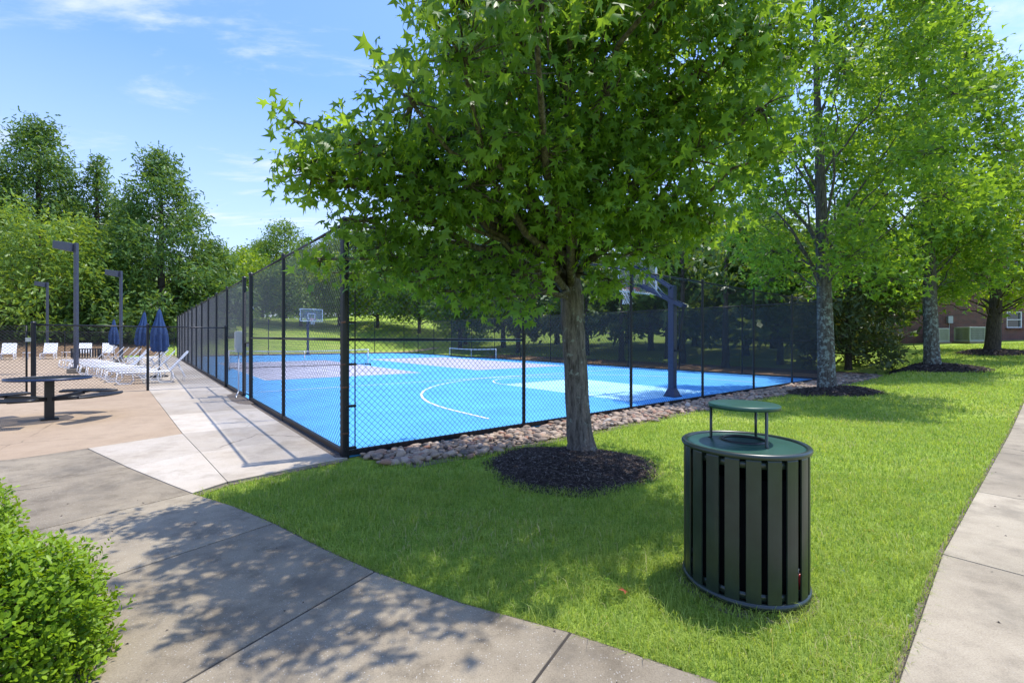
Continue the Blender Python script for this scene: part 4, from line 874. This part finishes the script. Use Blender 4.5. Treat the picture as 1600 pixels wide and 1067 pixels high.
names += [('white lounger fourth in the near row, under the largest umbrella', -2.55, 16.9, dirA), ('white lounger beside the far side of the leaning umbrella', -4.4, 25.2, dirA), ('white lounger turned slightly, between the two rows', -2.9, 17.7, dirA + .15), ('white lounger farthest along the court fence', -1.9, 27.0, dirA), ('white lounger just short of the farthest along the court fence', -2.0, 25.6, dirA)]
for lab, a, c in (('leftmost white lounger facing the camera before the dark shrubs', -8.75, 37), ('white lounger facing the camera, second from the left', -6.9, 37), ('white lounger facing the camera, behind the nearest lamp post', -5.15, 37), ('white lounger facing the camera, behind the black bench', -3.9, 36.6), ('white lounger facing the camera, cut by the left edge', -10.6, 37)):
    names.append((lab, a, c, faceb))
proto = make_lounger(names[0][0])
for i, (lab, a, b, rz) in enumerate(names):
    o = proto if i == 0 else copy_tree(proto); x, y = W2(a, b); o.location = (x, y, Tz(x, y)); o.rotation_euler = (0, 0, rz + rng.normal(0, .04)); o['label'] = lab
# small side tables between the far loungers
def side_table(lab, a, b):
    x, y = W2(a, b); e = empty('side_table', (x, y, Tz(x, y))); tag(e, lab, 'side table', 'low white side tables')
    MB().lathe([(0, .42), (.26, .42), (.265, .435), (.26, .45), (0, .45)], 24).build('table_top', M['white'], e, True)
    for k in range(4): t = R(45 + 90 * k); MB().tube([(.2 * math.cos(t), .2 * math.sin(t), .42), (.24 * math.cos(t), .24 * math.sin(t), 0)], .012, 6).build('leg', M['white'], e, True)
side_table('low white side table between the two leftmost loungers', -7.85, 37); side_table('low white side table beside the lounger behind the lamp post', -6.05, 37)

# umbrellas
def umbrella(lab, x, y, h, lean, rc, canopy_len):
    z = Tz(x, y); e = empty('folded_umbrella', (x, y, z)); tag(e, lab, 'umbrella', 'folded navy umbrellas'); e.rotation_euler = (lean[0], lean[1], random.random() * 3)
    MB().tube([(0, 0, .0), (0, 0, h)], .02, 10).build('pole', M['dark'], e, True)
    MB().lathe([(0, 0), (.28, 0), (.28, .05), (.06, .09), (.04, .3), (0, .3)], 24).build('base', M['dark'], e, True)
    m = MB(); n = 64; lv = 16; vs = []
    for j in range(lv + 1):
        t = j / lv; z_ = h - .03 - canopy_len * t; r = .03 + rc * (t ** .75) * (1 - .12 * math.sin(t * 9)) * (.75 if t > .93 else 1)
        for k in range(n):
            th_ = 2 * math.pi * k / n; fold = 1 + .30 * t ** .5 * math.cos(8 * th_ + .8 * math.sin(3 * t)) + .06 * math.cos(19 * th_ + 4 * t)
            vs.append((r * fold * math.cos(th_), r * fold * math.sin(th_), z_ + (.05 * math.cos(8 * th_) if j == lv else 0)))
    fs = [(j * n + k, j * n + (k + 1) % n, (j + 1) * n + (k + 1) % n, (j + 1) * n + k) for j in range(lv) for k in range(n)]
    m.add(vs, fs).build('canopy', M['canvas'], e, True); ring(rc * .9, h - canopy_len * .62, .012, 24, 6).build('tie', M['canvas'], e, True)
    MB().lathe([(0, .05), (.02, .04), (.028, .0), (0, -.02)], 10, (0, 0, h)).build('finial', M['dark'], e, True)
ux, uy, uz = hit(249, 589); umbrella('largest folded navy umbrella beside the near loungers', ux, uy, 2.62, (0, 0), .26, 1.6)
ux, uy, uz = hit(216, 576); umbrella('leaning folded navy umbrella left of the largest one', ux, uy, 2.75, (0, .09), .24, 1.6)
ux, uy, uz = hit(178, 568); umbrella('smallest and farthest folded navy umbrella', ux, uy, 2.5, (0, 0), .2, 1.4)

# lamp posts
def lamp(lab, x, y, h, rz):
    z = Tz(x, y); e = empty('lamp_post', (x, y, z), rz); tag(e, lab, 'lamp post', 'lamp posts round the pool deck')
    MB().box((0, 0, h / 2), (.12, .12, h)).build('pole', M['lamp'], e, bevel=.01); MB().box((0, 0, .1), (.42, .42, .2)).build('base', M['slab2'], e, bevel=.02); MB().box((0, 0, .23), (.26, .26, .05)).build('base_cover', M['lamp'], e, bevel=.01)
    hd = MB().add([(-.08, -.2, h - .02), (-.08, .2, h - .02), (-.80, .18, h + .08), (-.80, -.18, h + .08), (-.08, -.2, h - .38), (-.08, .2, h - .38), (-.82, .18, h - .24), (-.82, -.18, h - .24)],
        [(0, 3, 2, 1), (4, 5, 6, 7), (0, 4, 7, 3), (1, 2, 6, 5), (0, 1, 5, 4), (2, 3, 7, 6)]); hd.build('lamp_head', M['lamp'], e, bevel=.015)
    MB().add([(-.17, -.15, h - .370), (-.17, .15, h - .370), (-.75, .15, h - .260), (-.75, -.15, h - .260)], [(0, 1, 2, 3)]).build('lens', M['lens'], e)
    MB().box((-.04, 0, h - .15), (.1, .08, .12)).build('bracket', M['lamp'], e)
lx, ly, lz = hit(119, 583); lamp('nearest and tallest-looking grey lamp post behind the picnic table', lx, ly, (HZ - 380) / F * ly + 1.5 - lz, R(0))
lx = atY(189, 27); lamp('second grey lamp post, above the white loungers', lx, 27, 5.45, R(0))
lx = atY(74, 34); lamp('farthest dark lamp post against the trees at the left', lx, 34, 5.4, R(0))
# black bench
bx_, by_ = W2(-4.2, 25.3); e = empty('bench', (bx_, by_, Tz(bx_, by_)), dirA + R(15)); tag(e, 'black metal bench with a back among the white loungers', 'bench')
b = MB(); [b.box((-.55 + .1 * i, 0, .45), (.06, .42, .02)) for i in range(12)]; b.build('seat', M['dark'], e)
b = MB(); [b.box((-.55 + .1 * i, .26, .68), (.06, .02, .42)) for i in range(12)]; b.box((0, .26, .9), (1.2, .03, .04)); b.build('backrest', M['dark'], e)
for s in (-1, 1): MB().tube([(s * .5, -.2, 0), (s * .5, -.2, .62), (s * .5, .24, .66)], .02, 6).tube([(s * .5, .22, 0), (s * .5, .27, .9)], .02, 6).build('leg', M['dark'], e, True)

# ------------------------------------------------------------------ basketball goals
def goal(lab, a, b, sgn):
    x, y = W2(a, b); z = Tz(x, y); e = empty('basketball_hoop', (x, y, z), math.atan2(EB[1], EB[0]) + (0 if sgn > 0 else math.pi)); tag(e, lab, 'basketball hoop', 'basketball hoops on the court')
    # local +x points into the court
    MB().box((0, 0, 1.5), (.17, .17, 3.0)).build('pole', M['navy'], e, bevel=.012)
    MB().box((0, 0, .015), (.36, .36, .03)).add([(-.16, -.16, .03), (.16, -.16, .03), (.16, .16, .03), (-.16, .16, .03), (-.09, -.09, .22), (.09, -.09, .22), (.09, .09, .22), (-.09, .09, .22)], [(0, 1, 5, 4), (1, 2, 6, 5), (2, 3, 7, 6), (3, 0, 4, 7)]).build('base_plate', M['navy'], e)
    for s in (-1, 1):
        MB().bar((-.35, s * .11, 2.42), (1.02, s * .11, 3.12), .03, .09).build('lower_arm', M['navy'], e)
        MB().bar((.0, s * .11, 2.93), (1.02, s * .11, 3.62), .03, .06).build('upper_arm', M['navy'], e)
        MB().tube([(.25, s * .13, 2.72), (.85, s * .13, 3.4)], .014, 6).build('strut', M['galv'], e, True)
    MB().tube([(-.33, 0, 2.42), (-.16, 0, 1.25)], .035, 8).box((-.14, 0, 1.25), (.2, .1, .05)).build('crank', M['dark'], e, True)
    x0 = 1.08; fr = MB()
    for s in (-1, 1): fr.box((x0, s * .90, 3.42), (.05, .05, 1.07))
    for zz_ in (2.91, 3.93): fr.box((x0 + .003, 0, zz_), (.05, 1.76, .05))
    fr.build('backboard_frame', M['white'], e, bevel=.005)
    MB().box((x0, 0, 3.42), (.012, 1.75, 1.0)).build('backboard', M['acrylic'], e)
    sq = MB(); sq.box((x0 + .009, 0, 3.54), (.004, .61, .05)).box((x0 + .009, 0, 3.12), (.004, .61, .05))
    for s in (-1, 1): sq.box((x0 + .0095, s * .28, 3.33), (.005, .05, .37))
    sq.build('target_square', M['white'], e)
    bk = MB()
    for s in (-1, 1): bk.box((x0 - .05, s * .35, 3.42), (.03, .04, .95))
    bk.box((x0 - .05, 0, 3.1), (.035, .74, .05)).box((x0 - .05, 0, 3.62), (.035, .74, .05)).build('support_frame', M['navy'], e)
    cx_ = x0 + .38; rr = MB(); pts = [(cx_ + .228 * math.cos(2 * math.pi * i / 28), .228 * math.sin(2 * math.pi * i / 28), 3.05) for i in range(29)]; rr.tube(pts, .011, 6, False)
    rr.box((x0 + .09, 0, 3.03), (.14, .14, .02)).box((x0 + .02, 0, 3.0), (.012, .16, .12)).build('rim', M['orange'], e, True)
    nm = MB(); K = 12; lev = [(3.045, .225), (2.95, .20), (2.86, .165), (2.77, .14), (2.68, .135), (2.60, .15)]
    for j in range(len(lev) - 1):
        (za, ra), (zb, rb) = lev[j], lev[j + 1]
        for k in range(K):
            for sh in (-.5, .5):
                t0 = 2 * math.pi * (k + .5 * (j % 2)) / K; t1 = t0 + sh * 2 * math.pi / K
                nm.tube([(cx_ + ra * math.cos(t0), ra * math.sin(t0), za), (cx_ + rb * math.cos(t1), rb * math.sin(t1), zb)], .005, 4, False)
    nm.build('net', M['net'], e)
goal('near basketball hoop on a navy pole behind the front fence', 9.05, .72, 1)
goal('distant basketball hoop at the far end of the court', 9.1, 35.7, -1)
# nets
def net(lab, p, q, h, wheels, grp='nets on the court', nm_='sports_net', mid=True):
    x, y = W2(*p); x2, y2 = W2(*q); Ln = math.hypot(x2 - x, y2 - y); z = Tz(x, y); e = empty(nm_, (x, y, z), math.atan2(y2 - y, x2 - x)); tag(e, lab, 'net', grp)
    sag = lambda s: h - .06 * math.sin(math.pi * s / Ln)
    for s in (0, Ln):
        MB().tube([(s, 0, .03), (s, 0, h + .02)], .028, 8).build('post', M['white'], e, True)
        if wheels: 
            MB().bar((s, -.35, .07), (s, .35, .07), .05, .05).build('foot', M['navy'], e)
            for t in (-.35, .35): MB().tube([(s - .02, t, .075), (s + .02, t, .075)], .07, 14).build('wheel', M['dark'], e, True)
    if mid: MB().tube([(Ln / 2, 0, .0), (Ln / 2, 0, h - .06)], .018, 6).build('centre_post', M['white'], e, True)
    MB().tube([(0, 0, .08), (Ln, 0, .08)], .02, 6).build('bottom_bar', M['dark'], e, True)
    tp = MB(); n = 16
    for i in range(n): a, b = Ln * i / n, Ln * (i + 1) / n; tp.bar((a, 0, sag(a) - .02), (b, 0, sag(b) - .02), .015, .05)
    tp.build('net_tape', M['white'], e); c = MB(); k = 0.
    while k < Ln: c.add([(k - .0025, 0, .1), (k + .0025, 0, .1), (k + .0025, 0, sag(k) - .04), (k - .0025, 0, sag(k) - .04)], [(0, 1, 2, 3)]); k += .06
    zc = .12
    while zc < h - .08: c.box((Ln / 2, 0, zc), (Ln, .004, .004)); zc += .06
    c.build('netting', M['netb'], e)
net('pickleball net on a wheeled frame across the near grey court', (1.05, 18.6), (7.65, 18.5), .91, True)
net('low practice net with white frame parked along the screened fence', (17.9, 20.2), (17.9, 26.6), .78, False)

# ------------------------------------------------------------------ brick building
bx0, by0 = 22.5, 29.0; bz0 = 1.15
bd = empty('brick_building', (bx0, by0, bz0)); tag(bd, 'dark red brick apartment building behind the trees at the right', 'building')
HW = 6.2; Lw = 22.0; wins = []
for cx_, zc_, w_, h_ in ((9.85, 1.75, 1.0, 1.05), (12.4, 1.75, 1.0, 1.05), (16, 1.75, 1.0, 1.05), (3.2, 4.9, 1.0, 1.4), (9.85, 4.9, 1.0, 1.4), (12.4, 4.9, 1.0, 1.4), (.9, 1.55, .55, .7)): wins.append((cx_, zc_, w_, h_))
def wall_with_holes(L_, H_, holes, th_=.25):
    xs = sorted({0, L_, *[c - w / 2 for c, z, w, h in holes], *[c + w / 2 for c, z, w, h in holes]}); zs = sorted({-1.0, H_, *[z - h / 2 for c, z, w, h in holes], *[z + h / 2 for c, z, w, h in holes]}); m = MB()
    for x0, x1 in zip(xs[:-1], xs[1:]):
        for z0, z1 in zip(zs[:-1], zs[1:]):
            cx_, cz_ = (x0 + x1) / 2, (z0 + z1) / 2
            if any(abs(cx_ - c) < w / 2 and abs(cz_ - z) < h / 2 for c, z, w, h in holes): continue
            m.add([(x0, 0, z0), (x1, 0, z0), (x1, 0, z1), (x0, 0, z1)], [(0, 1, 2, 3)])
    for c, z, w, h in holes:
        a, b, d, f_ = c - w / 2, c + w / 2, z - h / 2, z + h / 2
        m.add([(a, 0, d), (b, 0, d), (b, 0, f_), (a, 0, f_), (a, th_, d), (b, th_, d), (b, th_, f_), (a, th_, f_)], [(0, 4, 5, 1), (1, 5, 6, 2), (2, 6, 7, 3), (3, 7, 4, 0)])
    return m
wl = wall_with_holes(Lw, HW, wins); wl.add([(0, 0, -1), (0, 11, -1), (0, 11, HW), (0, 0, HW)], [(0, 3, 2, 1)]).add([(Lw, 0, -1), (Lw, 11, -1), (Lw, 11, HW), (Lw, 0, HW)], [(0, 1, 2, 3)]).add([(0, 11, -1), (Lw, 11, -1), (Lw, 11, HW), (0, 11, HW)], [(0, 3, 2, 1)])
wl.build('wall', M['brick'], bd)
MB().add([(-.5, -.5, HW), (Lw + .5, -.5, HW), (Lw + .5, 11.5, HW), (-.5, 11.5, HW), (2.5, 5.5, HW + 2.6), (Lw - 2.5, 5.5, HW + 2.6)], [(0, 1, 5, 4), (1, 2, 5), (2, 3, 4, 5), (3, 0, 4), (0, 3, 2, 1)]).build('roof', M['roof'], bd)
MB().box((Lw / 2, -.47, HW - .06), (Lw + 1, .08, .2)).build('gutter', M['white'], bd)
for c, z, w, h in wins:
    wf = MB(); t = .06
    for s in (-1, 1): wf.box((c + s * (w / 2 - t / 2), .06, z), (t, .08, h)); wf.box((c, .062, z + s * (h / 2 - t / 2)), (w - 2 * t, .08, t))
    wf.box((c, .066, z), (w - 2 * t, .06, .045)); o = wf.build('window', M['white'], bd); MB().add([(c - w / 2, .1, z - h / 2), (c + w / 2, .1, z - h / 2), (c + w / 2, .1, z + h / 2), (c - w / 2, .1, z + h / 2)], [(0, 1, 2, 3)]).build('pane', M['glass'], o)
    MB().box((c, -.03, z - h / 2 - .04), (w + .16, .16, .08)).build('sill', M['brick'], o)
MB().tube([(1.45, -.08, HW - .2), (1.45, -.08, -.1), (1.45, -.25, -.25)], .05, 8).build('downspout', M['white'], bd, True)
MB().box((5.6, -.08, 1.75), (.3, .14, .45)).tube([(5.6, -.05, 1.5), (5.6, -.05, .2)], .02, 6).build('meter_box', M['ac'], bd)
def acunit(lab, x, y, w, h):
    z = Tz(x, y); e = empty('cooling_unit', (x, y, z)); tag(e, lab, 'air conditioner', 'outdoor cooling units by the brick wall')
    MB().box((0, 0, .0), (w + .15, w + .15, .12)).build('pad', M['slab2'], e, bevel=.01); MB().box((0, 0, h / 2 + .05), (w - .06, w - .06, h - .1)).build('core', M['dark'], e)
    MB().box((0, 0, h + .04), (w, w, .07)).box((0, 0, .1), (w, w, .08)).build('casing', M['ac'], e, bevel=.01); g_ = MB(); n = 13
    for i in range(n + 1):
        q = -w / 2 + .015 + (w - .03) * i / n; ww = .07 if i in (0, n) else .022
        for s in (-1, 1): g_.box((q, s * (w / 2 - .012), h / 2 + .07), (ww, .02, h - .14)); g_.box((s * (w / 2 - .012), q, h / 2 + .07), (.02, ww, h - .14))
    for i in range(5): zc = .2 + i * (h - .3) / 4; [g_.box((0, s * (w / 2 - .016), zc), (w, .012, .012)) for s in (-1, 1)]
    g_.build('grille', M['ac'], e); ring(w * .32, h + .085, .012, 24, 6).build('fan_guard', M['dark'], e, True)
def floor_at(u, Y): x = atY(u, Y); return x, Y
acunit('larger grey cooling unit right of the third tree trunk', atY(1515, 27.4), 27.4, .95, .86)
acunit('smaller grey cooling unit partly hidden by the third tree trunk', atY(1467, 28.0), 28.0, .66, .84)
dx_, dy_ = atY(1404, 26.5), 26.5; e = empty('satellite_dish', (dx_, dy_, Tz(dx_, dy_)), R(30)); tag(e, 'small grey satellite dish on a short mast by the brick wall', 'satellite dish')
MB().tube([(0, 0, 0), (0, 0, .75)], .025, 8).build('mast', M['galv'], e, True)
dd = MB(); K = 20; vs = [(0, 0, 0)]
for j in (1, 2, 3, 4):
    for k in range(K): t = 2 * math.pi * k / K; r = .09 * j; vs.append((r * math.cos(t), -.25 * r * r * 2, r * math.sin(t)))
fs = [(0, 1 + k, 1 + (k + 1) % K) for k in range(K)] + [(1 + j * K + k, 1 + (j + 1) * K + k, 1 + (j + 1) * K + (k + 1) % K, 1 + j * K + (k + 1) % K) for j in range(3) for k in range(K)]
dd.add([(x, y - .05, z + .9) for x, y, z in vs], fs).build('dish', M['roof'], e, True); MB().tube([(0, -.05, .62), (.1, -.5, .85)], .012, 6).box((.1, -.5, .87), (.08, .1, .06)).build('feed_arm', M['galv'], e)
print('objects', len(bpy.data.objects), 'blades', n)
